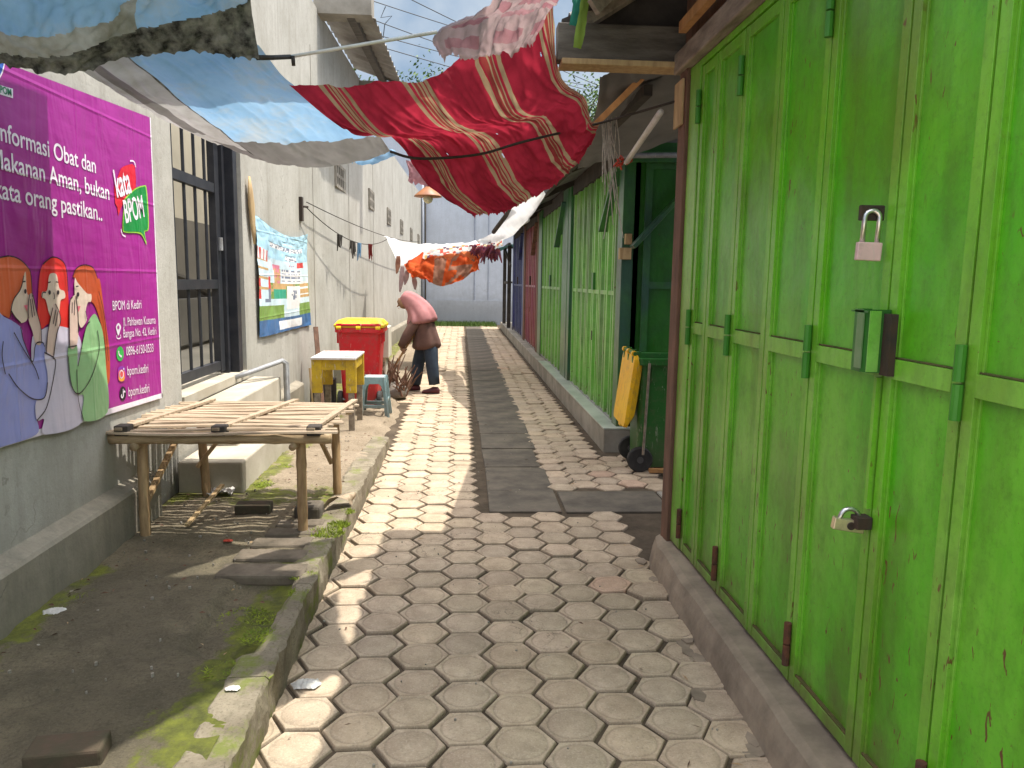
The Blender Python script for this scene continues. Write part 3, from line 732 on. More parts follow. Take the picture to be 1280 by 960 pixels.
# three drawn women
def woman(parts, lines, off):
    for nme, P, mat, ly in parts:
        oo = bpoly(smoothp(P), mat, ly+off, c2, nme, bn)
    mm = MB()
    for P in lines: stroke(P, .0055, 11+off*.5, c2, mm)
    mm.build('ink_line', BC['line'], bn, fix=False)
woman([('drawn_hair', [(-60, 70), (0, 44), (45, 37), (90, 52), (125, 85), (142, 120), (150, 230), (128, 228), (100, 252), (62, 262), (46, 320), (10, 308), (-60, 290)], 'orange', 3),
       ('drawn_face', [(118, 112), (124, 200), (136, 240), (128, 325), (96, 345), (70, 318), (50, 285), (62, 240), (95, 190), (110, 130)], 'face', 4),
       ('drawn_body', [(-60, 300), (20, 318), (95, 365), (106, 420), (150, 525), (164, 445), (195, 435), (206, 455), (220, 620), (208, 688), (166, 708), (168, 780), (168, 860), (5, 918), (-60, 940)], 'blue', 5),
       ('drawn_hand', [(138, 212), (152, 216), (166, 280), (188, 365), (192, 438), (165, 442), (150, 385), (131, 325), (128, 232)], 'hand', 6)],
      [[(65, 390), (110, 470), (160, 550), (180, 606)], [(15, 430), (10, 500), (25, 582)], [(40, 580), (85, 645), (150, 695), (205, 690), (220, 620)], [(110, 128), (95, 190), (62, 240), (46, 320)], [(0, 44), (45, 37), (90, 52), (125, 85), (142, 120), (149, 228)], [(138, 212), (131, 260), (133, 325)], [(152, 216), (166, 280), (188, 365), (192, 438)], [(140, 235), (150, 320)], [(148, 232), (160, 312)], [(104, 156), (118, 154)], [(95, 365), (106, 420)], [(106, 420), (150, 525), (164, 445), (195, 435), (206, 455)], [(50, 285), (70, 318), (96, 345)]], .7)
woman([('drawn_hair', [(243, 42), (290, 62), (308, 110), (314, 200), (320, 362), (275, 372), (225, 350), (192, 372), (174, 330), (180, 150), (198, 75)], 'red', 3),
       ('drawn_body', [(158, 402), (225, 362), (300, 365), (362, 400), (384, 520), (386, 792), (205, 860), (203, 790), (172, 792), (160, 700), (145, 500), (148, 425)], 'pale', 5),
       ('drawn_face', [(240, 116), (262, 125), (274, 185), (297, 200), (300, 230), (280, 242), (272, 300), (250, 330), (228, 305), (211, 240), (193, 228), (195, 202), (217, 195), (226, 130)], 'face', 6),
       ('drawn_hand', [(256, 258), (272, 292), (280, 335), (262, 400), (246, 512), (214, 488), (220, 400), (230, 340), (244, 275)], 'hand', 8),
       ('drawn_sleeve', [(205, 482), (250, 508), (256, 545), (235, 660), (212, 742), (172, 794), (165, 712), (208, 690), (221, 600)], 'pale', 9)],
      [[(198, 75), (243, 42), (290, 62), (308, 110), (314, 200)], [(205, 482), (250, 508), (256, 545), (235, 660), (212, 742), (172, 794)], [(256, 258), (272, 292), (280, 335), (262, 400), (246, 512)], [(244, 275), (230, 340), (220, 400), (214, 488)], [(222, 160), (234, 156)], [(258, 156), (270, 158)], [(248, 205), (252, 228), (248, 234)], [(258, 285), (246, 350)], [(268, 292), (256, 360)], [(193, 228), (198, 205), (212, 206)], [(355, 560), (362, 700), (386, 792)]], .1)
woman([('drawn_hair', [(336, 130), (352, 95), (388, 78), (430, 92), (450, 140), (462, 152), (482, 300), (505, 470), (506, 606), (490, 610), (482, 430), (442, 275), (402, 232), (362, 165), (346, 138)], 'brown', 3),
       ('drawn_face', [(345, 140), (360, 162), (400, 208), (421, 214), (420, 246), (405, 252), (396, 290), (402, 330), (375, 368), (360, 330), (352, 280), (345, 220)], 'face', 6),
       ('drawn_body', [(432, 305), (456, 335), (476, 400), (490, 560), (496, 756), (386, 796), (386, 684), (358, 675), (330, 630), (318, 560), (315, 458), (355, 450), (360, 545), (395, 372)], 'green', 8),
       ('drawn_hand', [(350, 222), (360, 300), (362, 390), (352, 450), (322, 450), (322, 260), (335, 226)], 'hand', 9)],
      [[(336, 130), (352, 95), (388, 78), (430, 92), (450, 140)], [(450, 380), (458, 470), (420, 600), (365, 672), (330, 630), (316, 500)], [(315, 458), (355, 450)], [(360, 545), (395, 372), (415, 340)], [(350, 222), (360, 300), (362, 390)], [(322, 450), (322, 260), (335, 226)], [(333, 300), (334, 250)], [(343, 310), (345, 240)], [(350, 178), (362, 176)], [(456, 200), (482, 320), (500, 520)], [(395, 290), (402, 330)]], .4)
mm = MB()
for ex, ey in ((117, 200), (229, 205), (268, 205), (360, 214)): mm.poly([onx(*c2(ex+6*math.cos(a*.5), ey+11*math.sin(a*.5)), BX+.0105) for a in range(13)][::-1])
mm.build('drawn_eye', BC['line'], bn, fix=False)
mm = MB()
for P in ([(110, 265), (128, 262), (126, 292)], [(356, 268), (372, 268), (362, 296)], [(246, 262), (262, 258), (255, 272)]): mm.poly([onx(*c2(x, y), BX+.0075) for x, y in P])
mm.build('drawn_mouth', BC['pink'], bn, fix=False)
# contact block
for s_, a, b2 in (('BPOM di Kediri', (521, 287), (653, 278)), ('Jl. Pahlawan Kusuma', (568, 360), (718, 348)), ('Bangsa No. 42, Kediri', (570, 413), (722, 398)), ('0896-6150-0533', (583, 496), (708, 478)), ('bpom.kediri', (588, 587), (684, 573)), ('bpom.kediri', (593, 684), (689, 664))):
    wtext(s_, c2, a, b2, BC['white'], 3, bn, hs=1.25)
def ell(cx_, cy_, rx, ry, mat, layer, cf=c2, name='icon', n=24):
    mm = MB(); mm.poly([onx(*cf(cx_+rx*math.cos(-k*2*math.pi/n), cy_+ry*math.sin(-k*2*math.pi/n)), BX+.001*layer) for k in range(n)]); return mm.build(name, BC[mat], bn, fix=False)
mm = MB(); mm.poly([onx(*c2(x, y), BX+.003) for x, y in smoothp([(546, 346), (558, 362), (554, 382), (546, 404), (538, 382), (535, 362)])])
mm.build('pin_icon', BC['white'], bn, fix=False)
ell(546, 366, 5, 9, 'purple', 4); mm = MB(); stroke([(538, 402), (540, 415), (548, 418), (557, 412), (555, 400)], .006, 3, c2, mm); mm.build('pin_icon', BC['white'], bn, fix=False)
ell(554, 488, 17, 34, 'wa', 3); mm = MB(); stroke([(548, 474), (548, 486), (555, 498), (562, 500)], .011, 5, c2, mm); mm.build('phone_icon', BC['white'], bn, fix=False)
def rrect(x0, x1, y0, y1, r, mat, layer, name='icon'):
    P = smoothp([(x0, y0+r), (x0+r*.6, y0), (x1-r*.6, y0), (x1, y0+r), (x1, y1-r), (x1-r*.6, y1), (x0+r*.6, y1), (x0, y1-r)], 4); bpoly(P, mat, layer, c2, name)
rrect(545, 578, 547, 616, 14, 'igp', 3); rrect(546.5, 576.5, 562, 615, 12, 'ig', 3.5); rrect(549, 574, 586, 613, 9, 'igo', 4); ell(561, 582, 10, 20, 'white', 5); ell(561, 582, 7, 14, 'ig', 6); ell(571, 558, 2.4, 5, 'white', 6)
ell(567, 671, 15, 33, 'black', 3); mm = MB(); stroke([(569, 650), (569, 684)], .010, 5, c2, mm); stroke([(569, 652), (572, 660), (578, 664)], .010, 5, c2, mm); stroke([(569, 684), (564, 690), (559, 684), (562, 676)], .008, 5, c2, mm); mm.build('note_icon', BC['white'], bn, fix=False)
# speech bubbles
bpoly([(557, 556), (572, 545), (608, 534), (622, 545), (627, 600), (626, 690), (565, 722), (558, 740), (546, 775), (541, 735), (531, 715), (527, 640), (540, 605)], 'redb', 3, c1, 'speech_bubble')
bpoly(smoothp([(570, 735), (572, 700), (620, 650), (662, 634), (676, 645), (684, 740), (686, 835), (668, 850), (676, 908), (648, 858), (584, 852), (566, 835)], 4), 'lime', 4, c1, 'speech_bubble')
bpoly(smoothp([(574, 737), (576, 704), (622, 656), (662, 640), (672, 650), (680, 740), (682, 830), (665, 845), (672, 888), (650, 850), (586, 846), (570, 830)], 4), 'greenb', 5, c1, 'speech_bubble')
wtext('kata', c1, (541, 688), (608, 664), BC['white'], 6, bn, hs=1.7, bold=.02); wtext('BPOM', c1, (581, 806), (667, 776), BC['white'], 6, bn, hs=1.7, bold=.02)
mm = MB(); stroke([(600, 520), (618, 524), (627, 550)], .008, 4, c1, mm); stroke([(558, 835), (565, 860), (580, 870)], .008, 4, c1, mm); mm.build('bubble_mark', BC['white'], bn, fix=False)
# agency mark, upper left
bpoly(smoothp([(-70, 10), (22, 20), (23, 70), (6, 130), (-30, 165), (-75, 110)], 5), 'white', 2, c1, 'agency_mark')
bpoly(smoothp([(-66, 16), (17, 26), (18, 70), (2, 122), (-30, 152), (-70, 106)], 5), 'logob', 3, c1, 'agency_mark')
bpoly([(-110, 140), (60, 188), (60, 232), (-110, 180)], 'white', 2, c1, 'agency_mark'); wtext('BADAN POM', c1, (-104, 171), (55, 222), BC['pomg'], 4, bn, hs=1.0, bold=.02)

# ================================================================== BLUE BANNER
F_ = {k: bumpy('flyer_'+k, sr(*v), .5) for k, v in dict(sky=(172, 212, 230), pale=(205, 226, 234), navy=(62, 104, 150), green=(118, 150, 76), red=(206, 70, 66), white=(232, 232, 232), ink=(120, 130, 150), teal=(60, 160, 130), tan=(196, 160, 110), pinkk=(214, 130, 150), ink2=(90, 96, 110)).items()}
FM = ['sky', 'pale', 'navy', 'green', 'red', 'white', 'ink', 'teal', 'tan', 'pinkk', 'ink2']
fr = random.Random(9)
blk = {}
def flyer(u, v):
    I = FM.index; k = (int(u*60), int(v*70))
    if blk.get(k) is None: blk[k] = fr.random()
    r = blk[k]
    if v > .90:
        if .33 < u < .78 and .915 < v < .975: return I('white')
        return I('navy')
    if v > .83 and not (.42 < u < .72): return I('green')
    if .30 < v < .37 and .20 < u < .86: return I('white') if r > .42 else I('ink')
    if (.295 < v < .302 or .372 < v < .379) and .18 < u < .88: return I('ink2')
    if .43 < v < .49 and .44 < u < .68: return I('white') if r > .45 else I('ink')
    if (.42 < v < .427 or .497 < v < .503) and .44 < u < .68: return I('ink2')
    if .50 < v < .56 and .68 < u < .84: return I('red')
    if .535 < v < .55 and .5 < u < .62: return I('red') if r > .4 else I('sky')
    if .58 < v < .70 and .38 < u < .78: return I('ink') if (int(v*70) % 2 and r > .35) else I('white')
    if .72 < v < .86 and .46 < u < .74: return I('ink') if (abs(u-.6) < .06 and abs(v-.78) < .03 and r > .4) else I('white')
    if .44 < v < .54 and u < .17: return I('red') if int(u*60) % 3 == 0 else I('white')
    if .54 < v < .80 and u < .17: return I('tan') if int(v*60) % 4 == 0 else (I('red') if u < .06 and v > .68 else I('pale'))
    if .66 < v < .82 and .12 < u < .20: return I('red') if v < .74 else I('ink')
    if .70 < v < .80 and .24 < u < .44: return I('teal') if v > .745 else I('tan')
    if .58 < v < .70 and .26 < u < .36: return I('tan') if r > .3 else I('pinkk')
    if .55 < v < .6 and .24 < u < .34: return I('pinkk')
    if .68 < v < .80 and .74 < u < .97: return I('tan') if int(v*70) % 3 else I('white')
    if .70 < v < .80: return I('green') if r > .3 else I('tan')
    if .19 < v < .2 and .35 < u < .7: return I('ink') if r > .4 else I('sky')
    if .09 < v < .13 and .515 < u < .535: return I('ink2')
    return I('pale') if v > .5 else I('sky')
b2x = -1.755
cor = [onx(320, 268, b2x), onx(384, 292, b2x), onx(389, 406, b2x), onx(325, 422, b2x)]
rows = []
for j, v in enumerate((0, .12, .3, .6, 1)):
    line = []
    for u in (0, .25, .5, .75, 1):
        p = cor[0].lerp(cor[1], u).lerp(cor[3].lerp(cor[2], u), v)
        p = p-Vector((0, 0, .10*4*u*(1-u)*(1-v)**2)); p.x += .035*math.sin(u*math.pi)*(1-v)*(v+.3)+.006*math.sin(u*9+v*5)
        line.append(p)
    rows.append(line)
o = cloth('wall_banner', rows, 90, 120, [F_[k] for k in FM], flyer, .012, 3.5, seed=4)
tag(o, 'pale blue sagging event banner with market stalls printed along its foot', 'banner')
m = MB(); m.tube([(-1.775, 6.80, 2.02), (-1.775, 6.80, 2.12)], .008); 
p0 = onwall(312, 236, .03); m = MB(); m.loft([[Vector((p0.x+.02*math.cos(a*math.pi/4)*s_, p0.y+.07*s_*math.sin(a*math.pi/4)+.02*k, p0.z+.10-k*.11)) for a in range(8)] for k, s_ in enumerate((.35, .8, 1, .9, .7, .3))])
tag(m.build('hanging_rag', M['wood_pale'], smooth=True), 'tan rolled rag hanging on the wall above the pale blue banner', 'rag')

# ================================================================== RIGHT KIOSK (foreground)
ks = thing('market_kiosk', (1.12, 2.0, 0), 'near market kiosk with bright green folding metal doors', 'kiosk')
PX = 1.12
seams = [3.60, 3.38, 3.06, 2.70, 2.33, 1.91, 1.59, 1.20, .86, .48, .10]
ZB, ZT, ZM = .165, 2.50, 1.288
hinged = {3.60, 3.06, 2.33, 1.59, .86, .10}
for i in range(len(seams)-1):
    y1, y0 = seams[i]-.0045, seams[i+1]+.0045; s_ = .036
    m = MB(); m.mi = 0
    m.box(PX+.016, PX+.020, y0+.01, y1-.01, ZB+.01, ZT-.01)          # sheet
    m.mi = 1
    for a, b2 in ((y0, y0+s_), (y1-s_, y1)): m.box(PX, PX+.03, a, b2, ZB, ZT)
    m.box(PX+.002, PX+.028, y0+s_, y1-s_, ZB, ZB+.04); m.box(PX+.002, PX+.028, y0+s_, y1-s_, ZT-.045, ZT)
    m.box(PX-.001, PX+.028, y0+s_, y1-s_, ZM-.026, ZM+.026)
    m.mi = 2
    m.box(PX+.006, PX+.0175, y0+s_, y1-s_, ZM+.026, ZM+.031); m.box(PX+.004, PX+.0175, y0+s_, y1-s_, ZB+.04, ZB+.047); m.mi = 1
    # raised inner bead along the stiles
    for a in (y0+s_, y1-s_-.008): 
        m.box(PX+.010, PX+.018, a, a+.008, ZB+.04, ZM-.026); m.box(PX+.010, PX+.018, a, a+.008, ZM+.026, ZT-.045)
    m.mi = 2; m.box(PX+.004, PX+.012, y1-.0005, y1+.0018, ZB, ZT)
    leaf = m.build('door_leaf', [M['green'], M['green_frame'], M['seam_grime']], ks, bevel=.002)
    if seams[i] in hinged:
        for z, mt, L in ((.42, 'rust', .15), (1.29, 'hinge_green', .17), (2.32, 'hinge_green', .15)):
            hb = MB()
            if z < 1: z = .30
            hb.tube([(PX-.013, y1+.003, z-L/2), (PX-.013, y1+.003, z-.003)], .0125, 10); hb.tube([(PX-.013, y1+.003, z+.003), (PX-.013, y1+.003, z+L/2)], .0125, 10)
            hb.build('hinge', M[mt], leaf)
        hb = None
    if abs(seams[i]-2.33) < .01:
        # lock cover box open at the bottom, on the closing edge
        cb = MB()
        yb = 1.93; prof = [(PX-.002, yb+.055), (PX-.05, yb+.050), (PX-.062, yb+.03), (PX-.062, yb-.015), (PX-.05, yb-.035), (PX-.002, yb-.04)]
        t_ = .004
        outer = [(x, y, 1.275) for x, y in prof]; inner = [(x+(t_ if x < PX-.01 else 0), y+(t_ if y < yb else -t_), 1.275) for x, y in prof]
        cb.prism(outer+inner[::-1], (0, 0, .165)); cb.box(PX-.062, PX-.002, yb-.036, yb+.05, 1.432, 1.437)
        cb.build('lock_cover', M['green_dark'], leaf)
        cb = MB(); cb.box(PX-.066, PX-.0625, yb-.022, yb+.01, 1.285, 1.43); cb.build('lock_cover_strip', M['cover_grey'], leaf); cb = MB(); cb.box(PX-.060, PX-.030, yb-.0445, yb-.0405, 1.278, 1.437); cb.build('lock_cover_edge', M['green_pale'], leaf)
        cb = MB(); cb.box(PX-.02, PX-.002, 1.855, 1.895, 1.27, 1.43); cb.build('lock_plate', M['dark_rust'], leaf)
        cb = MB(); cb.box(PX-.068, PX-.002, 1.958, 1.972, 1.672, 1.712); cb.build('hasp', M['dark_rust'], leaf, bevel=.003)
        cb = MB(); cb.box(PX-.045, PX-.002, 1.895, 1.935, .845, .88); cb.build('hasp', M['dark_rust'], leaf, bevel=.003)
        cb = MB(); cb.box(PX-.014, PX-.001, 1.912, 1.926, .9, 1.26); cb.build('closing_strip', M['green_frame'], leaf)
# jamb, post, lintel, back, sides
m = MB(); m.box(PX-.005, PX+.05, 3.61, 3.765, .16, 2.53); m.build('jamb', M['green_frame'], ks, bevel=.003)
m = MB(); m.box(PX-.02, PX+.09, 3.775, 3.90, -.02, 2.62); m.build('post', M['wood_brown'], ks, bevel=.005)
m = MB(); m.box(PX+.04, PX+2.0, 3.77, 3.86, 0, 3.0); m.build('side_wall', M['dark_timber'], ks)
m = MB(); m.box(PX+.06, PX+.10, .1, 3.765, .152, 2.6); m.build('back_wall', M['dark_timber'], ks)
m = MB(); m.box(PX-.004, PX+.05, .1, 3.77, 2.506, 2.535); m.build('head_rail', M['green_frame'], ks)
m = MB(); m.box(PX-.05, PX+.10, .1, 3.92, 2.54, 2.64); m.build('lintel', M['wood_grey'], ks, bevel=.008)
m = MB(); m.bar((PX-.07, .1, 2.71), (PX-.075, 3.7, 2.70), .035, .05); m.build('batten', M['wood_tan'], ks)
m = MB(); m.box(PX+.0, PX+.03, .1, 3.9, 2.65, 3.1); m.build('gable_board', M['wood_brown'], ks)
# cement threshold
m = MB(); n = 60; rings = []
for i in range(n+1):
    y = -1.5+5.42*i/n; xo = 1.0+.03*min(1, max(0, (y-2)/2)); e = .012*noise.noise(Vector((3, y*3.2, 0)))+.006*noise.noise(Vector((3, y*11, 0)))
    if y > 3.75: xo += (y-3.75)*.25
    rings.append([(xo-.02+e, y, -.04), (xo+.0+e, y, .07), (xo+.018+e, y, .125+e*.5), (xo+.045+e*.4, y, .142+e*.4), (1.20, y, .15), (1.20, y, -.04)])
m.loft(rings); m.build('threshold', M['threshold'], ks, smooth=False)
# broken mortar along the threshold
m = MB(); rq = random.Random(8)
for k in range(60):
    y = rq.uniform(.8, 3.9); x = .985+.03*min(1, max(0, (y-2)/2))-abs(rq.gauss(0, .035)); s_ = rq.uniform(.012, .04); a0 = rq.uniform(0, 6)
    P = [(x+s_*rq.uniform(.6, 1)*math.cos(a0+q*1.05), y+1.6*s_*rq.uniform(.6, 1)*math.sin(a0+q*1.05), -.03) for q in range(6)]
    m.prism(P, (0, 0, .026+rq.uniform(-.005, .006)))
tag(m.build('mortar_rubble', M['threshold']), kind='stuff', label='broken mortar pieces along the kiosk threshold', cat='rubble')
# roof of near kiosk
EX = .50
m = MB(); n = 80
for i in range(n):
    ya, yb = 1.55+3.0*i/n, 1.55+3.0*(i+1)/n; da, db = .02*math.sin(i*1.26), .02*math.sin((i+1)*1.26)
    for dz in (0, .01): m.poly([(EX+.07, ya, 2.89+da+dz), (EX+.07, yb, 2.89+db+dz), (3.3, yb, 4.05+db+dz), (3.3, ya, 4.05+da+dz)])
m.build('roof_sheet', M['roof_under'], ks, fix=False)
m = MB(); m.prism([(EX+.02, 4.10, 2.79), (EX+.02, 4.10, 2.85), (3.0, 4.10, 3.9), (3.0, 4.10, 2.79)], (0, .025, 0)); m.build('gable_panel', M['dark_timber'], ks)
m = MB(); m.box(EX-.02, 1.26, 3.93, 4.02, 2.60, 2.78); m.build('cross_beam', M['wood_grey_x'], ks, bevel=.006)
m = MB(); m.box(EX+.0, 1.25, 3.90, 4.04, 2.575, 2.603); m.build('cross_batten', M['wood_pale'], ks, bevel=.003)
for y in (3.55, 2.9, 2.2): 
    m = MB(); m.bar((EX+.05, y, 2.82), (2.2, y+.05, 3.53), .06, .10); m.build('rafter', M['dark_timber'], ks)
m = MB(); m.bar((.62, 3.99, 2.82), (1.12, 3.90, 3.12), .06, .10); m.bar((.82, 3.7, 2.98), (.60, 3.6, 2.62+.12), .03, .07); m.build('rafter', M['wood_grey'], ks)
m = MB(); m.bar((EX+.12, 1.5, 2.88), (EX+.12, 4.15, 2.88), .06, .07); m.bar((1.3, 1.5, 3.17), (1.3, 4.15, 3.17), .06, .07); m.build('purlin', M['dark_timber'], ks)
m = MB(); m.bar(at(815, 85, 4.3), at(740, 160, 4.75), .035, .075, (0, 1, 0)); m.build('brace', M['wood_tan'], ks)
m = MB(); m.box(PX-.035, PX-.022, 3.80, 3.94, 2.28, 2.50); m.build('nailed_block', M['wood_pale'], ks, bevel=.003)

# padlocks hang on the doors
def padlock(y, z, bw, bh, label, mat, sh, rot=0, turn=0, out=.036):
    e = thing('padlock', (PX-.05, y, z), label, 'padlock')
    T = Matrix.Translation((PX-out, y, z)) @ Matrix.Rotation(turn, 4, 'Z') @ Matrix.Rotation(rot, 4, 'X')
    m = MB(); m.box(-.011, .011, -bw/2, bw/2, -bh, 0, T); m.build('lock_body', mat, e, bevel=.003)
    m = MB(); pp = [T @ Vector((0, -bw*.3, -.005)), T @ Vector((0, -bw*.3, sh*.75))]
    for k in range(1, 8):
        a = math.pi*k/8; pp.append(T @ Vector((0, -bw*.3*math.cos(a), sh*.75+bw*.3*math.sin(a))))
    pp += [T @ Vector((0, bw*.3, sh*.75)), T @ Vector((0, bw*.3, -.005))]
    m.tube(pp, .0065, 10); m.build('shackle', M['steel'], e, smooth=True)
    return e
padlock(1.955, 1.615, .062, .048, 'long shackle padlock with pinkish body on the green door', [M['pink_brass']], .085, .04, R_(78), .040)
e = padlock(1.925, .868, .085, .034, 'stubby grey box lock sticking out low on the green door', [M['brass']], .004, .14, R_(84), .052)
m = MB(); m.lathe([(.011, -.001), (.011, .002), (.006, .0021), (.006, 0)], Matrix.Translation((PX-.052, 1.9125, .851)) @ Matrix.Rotation(R_(90), 4, 'X'), 16); m.build('keyhole', M['dark_rust'], e)

# white tie pole, strings and hanging strips
m = MB(); m.tube([at(826, 140, 4.0), at(783, 203, 5.0)], .017, 10); tag(m.build('prop_pole', M['white_pole'], smooth=True), 'short white pipe propped under the kiosk eave', 'pole')
m = MB(); m.tube([at(700, 195, 6.3), at(852, 194, 6.3)], .022, 8); tag(m.build('hanging_bar', M['grey_metal'], smooth=True), 'grey metal bar across the recess above the green wheelie bin', 'bar')
m = MB(); rs = random.Random(12)
for k in range(16):
    p = at(760+rs.uniform(-8, 12), 150+rs.uniform(-6, 10), 5.0); q = at(764+rs.uniform(-12, 16), rs.uniform(200, 300), 5.0)
    m.tube([p, p.lerp(q, .5)+Vector((rs.uniform(-.02, .02), 0, 0)), q], .003, 5)
tag(m.build('string_bundle', M['rope_pale']), 'bundle of pale strings dangling below the kiosk eave', 'strings')
m = MB(); rs = random.Random(13)
for k in range(12):
    p = at(776+rs.uniform(-6, 10), 203+rs.uniform(-4, 4), 4.98); q = p+Vector((rs.uniform(-.06, .06), rs.uniform(-.03, .03), rs.uniform(-.05, .03)))
    m.tube([p, q], .006, 5)
tag(m.build('tied_rag', M['red_plastic']), 'red rag tied to the lower end of the white pipe', 'rag')
gs = fabric('green_strip', (.03, .20, .14), None, 5, .2); gy = fabric('lime_strip', (.22, .33, .06), None, 5, .2)
for (P, mt, lb) in (([(718, -12), (722, 10), (717, 32)], gs, 'teal cloth strip hanging from the kiosk roof'), ([(733, -12), (729, 20), (722, 60)], gy, 'lime green cloth strip hanging from the kiosk roof')):
    q = [at(x, y, 3.75) for x, y in P]; d = Vector((.022, .01, 0)); rows = [[p-d, p, p+d] for p in q]
    tag(cloth('hanging_strip', rows, 4, 20, mt, None, .01, 3), lb, 'strip')

# ================================================================== KIOSK ROW BEHIND
SX = 1.46; SZ = .20
m = MB(); m.box(1.29, 4.2, 6.53, 24, -.05, SZ-.004); m.mi = 0
o = m.build('kiosk_step', M['concrete'], bevel=.01); tag(o, 'long raised cement step under the row of kiosks', 'step')
m = MB(); m.box(1.285, SX+.1, 6.525, 12.2, SZ-.003, SZ+.012); m.build('tile_top', M['tile_pale'], o, bevel=.003)
def kiosk(y0, y1, d0, d1, door, post, label, ribs, zt=2.62, side=False, postw=.16, rail=1.40):
    k = thing('market_kiosk', (SX, y0, SZ), label, 'kiosk')
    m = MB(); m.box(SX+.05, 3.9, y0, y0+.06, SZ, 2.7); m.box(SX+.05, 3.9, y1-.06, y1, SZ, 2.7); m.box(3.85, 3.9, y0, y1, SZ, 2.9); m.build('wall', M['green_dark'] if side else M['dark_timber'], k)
    # folding door leaves of narrow ribbed sheet
    n = ribs; wd = (d1-d0)/n
    for i in range(n):
        a, b2 = d0+wd*i, d0+wd*(i+1); m = MB()
        zo = .006 if i % 2 else 0
        P = [(SX+zo, a+.004), (SX-.040+zo, a+.012), (SX-.040+zo, a+.045), (SX+.008+zo, a+.055), (SX+.008+zo, (a+b2)/2-.03), (SX-.028+zo, (a+b2)/2-.02), (SX-.028+zo, (a+b2)/2+.02), (SX+.008+zo, (a+b2)/2+.03), (SX+.008+zo, b2-.055), (SX-.040+zo, b2-.045), (SX-.040+zo, b2-.012), (SX+zo, b2-.004), (SX+.03, b2-.004), (SX+.03, a+.004)]
        m.prism([(x, y, SZ+.03) for x, y in P], (0, 0, zt-SZ-.08))
        m.box(SX-.034, SX+.02, a+.05, b2-.05, rail-.02, rail+.02); m.box(SX-.014, SX+.02, a+.05, b2-.05, SZ+.03, SZ+.07)
        lf = m.build('door_leaf', M[door], k)
        if i == n//2:
            m = MB(); m.box(SX-.05, SX-.024, a-.05, a+.05, rail+.02, rail+.2); m.build('lock_cover', M['green_dark' if 'green' in door else 'dark_rust'], lf)
            m = MB(); m.box(SX-.04, SX-.024, a-.03, a+.03, .88, .98); m.build('hasp', M['dark_rust'], lf)
    for ya in (y0, y1-postw): m = MB(); m.box(SX-.05, SX+.1, ya, ya+postw, SZ-.02, 2.72); m.build('post', M[post], k, bevel=.004)
    m = MB(); m.box(SX-.03, SX+.1, y0, y1, zt-.03, zt+.14); m.build('lintel', M['dark_timber'], k)
    m = MB(); m.box(SX-.035, SX+.03, d0, d1, SZ+.012, SZ+.032); m.build('door_sill', M['grey_metal'], k)
    for yy in (y0+postw*.5,):
        m = MB(); m.bar((SX-.062, yy, 2.55), (SX-.062, yy+.75, 2.0), .03, .09, (1, 0, 0)); m.build('bracket', M[post], k)
    return k
k1 = kiosk(6.60, 9.95, 6.92, 9.55, 'green_pale', 'green_post', 'faded green kiosk with folding doors behind the open wheelie bin', 7, side=True, postw=.2)
k2 = kiosk(10.0, 13.7, 10.75, 13.2, 'green_pale', 'green_post', 'second faded green kiosk, between the nearer green one and the maroon one', 6, postw=.5)
k3 = kiosk(13.75, 16.9, 14.3, 16.5, 'red_door', 'wood_brown', 'maroon kiosk with folding metal doors in the far row', 6, postw=.3)
k4 = kiosk(16.95, 20.4, 17.4, 20.1, 'blue_door', 'blue_door', 'navy blue kiosk at the far end of the row', 6, postw=.25)
# side door panel of nearest back kiosk
m = MB(); m.mi = 0; m.box(1.60, 3.8, 6.565, 6.585, SZ, 2.6); m.mi = 1
for z in (.24, 1.48, 2.50): m.box(1.60, 3.8, 6.55, 6.564, z-.03, z+.03)
for x in (1.62, 2.3, 3.0): m.box(x-.03, x+.03, 6.545, 6.564, SZ, 2.55)
m.build('side_panel', [M['green_dark'], M['green_post']], k1)
m = MB(); m.bar((1.47, 6.45, 1.80), (2.12, 6.45, 2.52), .035, .14, (0, 1, 0)); m.bar((1.40, 6.5, 2.56), (2.6, 6.5, 2.56), .05, .09); m.build('side_brace', M['green_post'], k1, bevel=.004)
m = MB(); m.box(SX-.075, SX+.03, 6.57, 6.62, 1.70, 1.80); m.box(SX-.03, SX+.03, 6.565, 6.62, 1.83, 1.92); m.build('nailed_block', M['wood_pale'], k1, bevel=.003)
# open frame at the far end
fe = thing('open_stall', (1.4, 22, SZ), 'empty stall frame of thin posts past the navy kiosk', 'stall')
for x, y in ((1.36, 21.0), (1.36, 23.2), (2.8, 21), (2.8, 23.2)):
    m = MB(); m.box(x-.05, x+.05, y-.05, y+.05, SZ-.01, 2.5); m.build('post', M['dark_timber'], fe)
m = MB()
for z in (2.5, 1.45): m.bar((1.36, 21, z), (1.36, 23.2, z), .06, .08); m.bar((1.36, 23.2, z), (2.8, 23.2, z), .05, .06)
m.bar((1.36, 20.5, 1.9), (1.36, 23.2, 2.45), .05, .08); m.build('rail', M['dark_timber'], fe)
rows = [[Vector((1.0, 20.6, 2.36)), Vector((1.0, 23.6, 2.34))], [Vector((1.5, 20.6, 2.52)), Vector((1.5, 23.6, 2.5))], [Vector((2.9, 20.6, 2.9)), Vector((2.9, 23.6, 2.9))]]
cloth('awning', rows, 10, 10, fabric('teal_tarp', (.03, .10, .09), None, 4, .15), None, .03, 4, parent=fe)
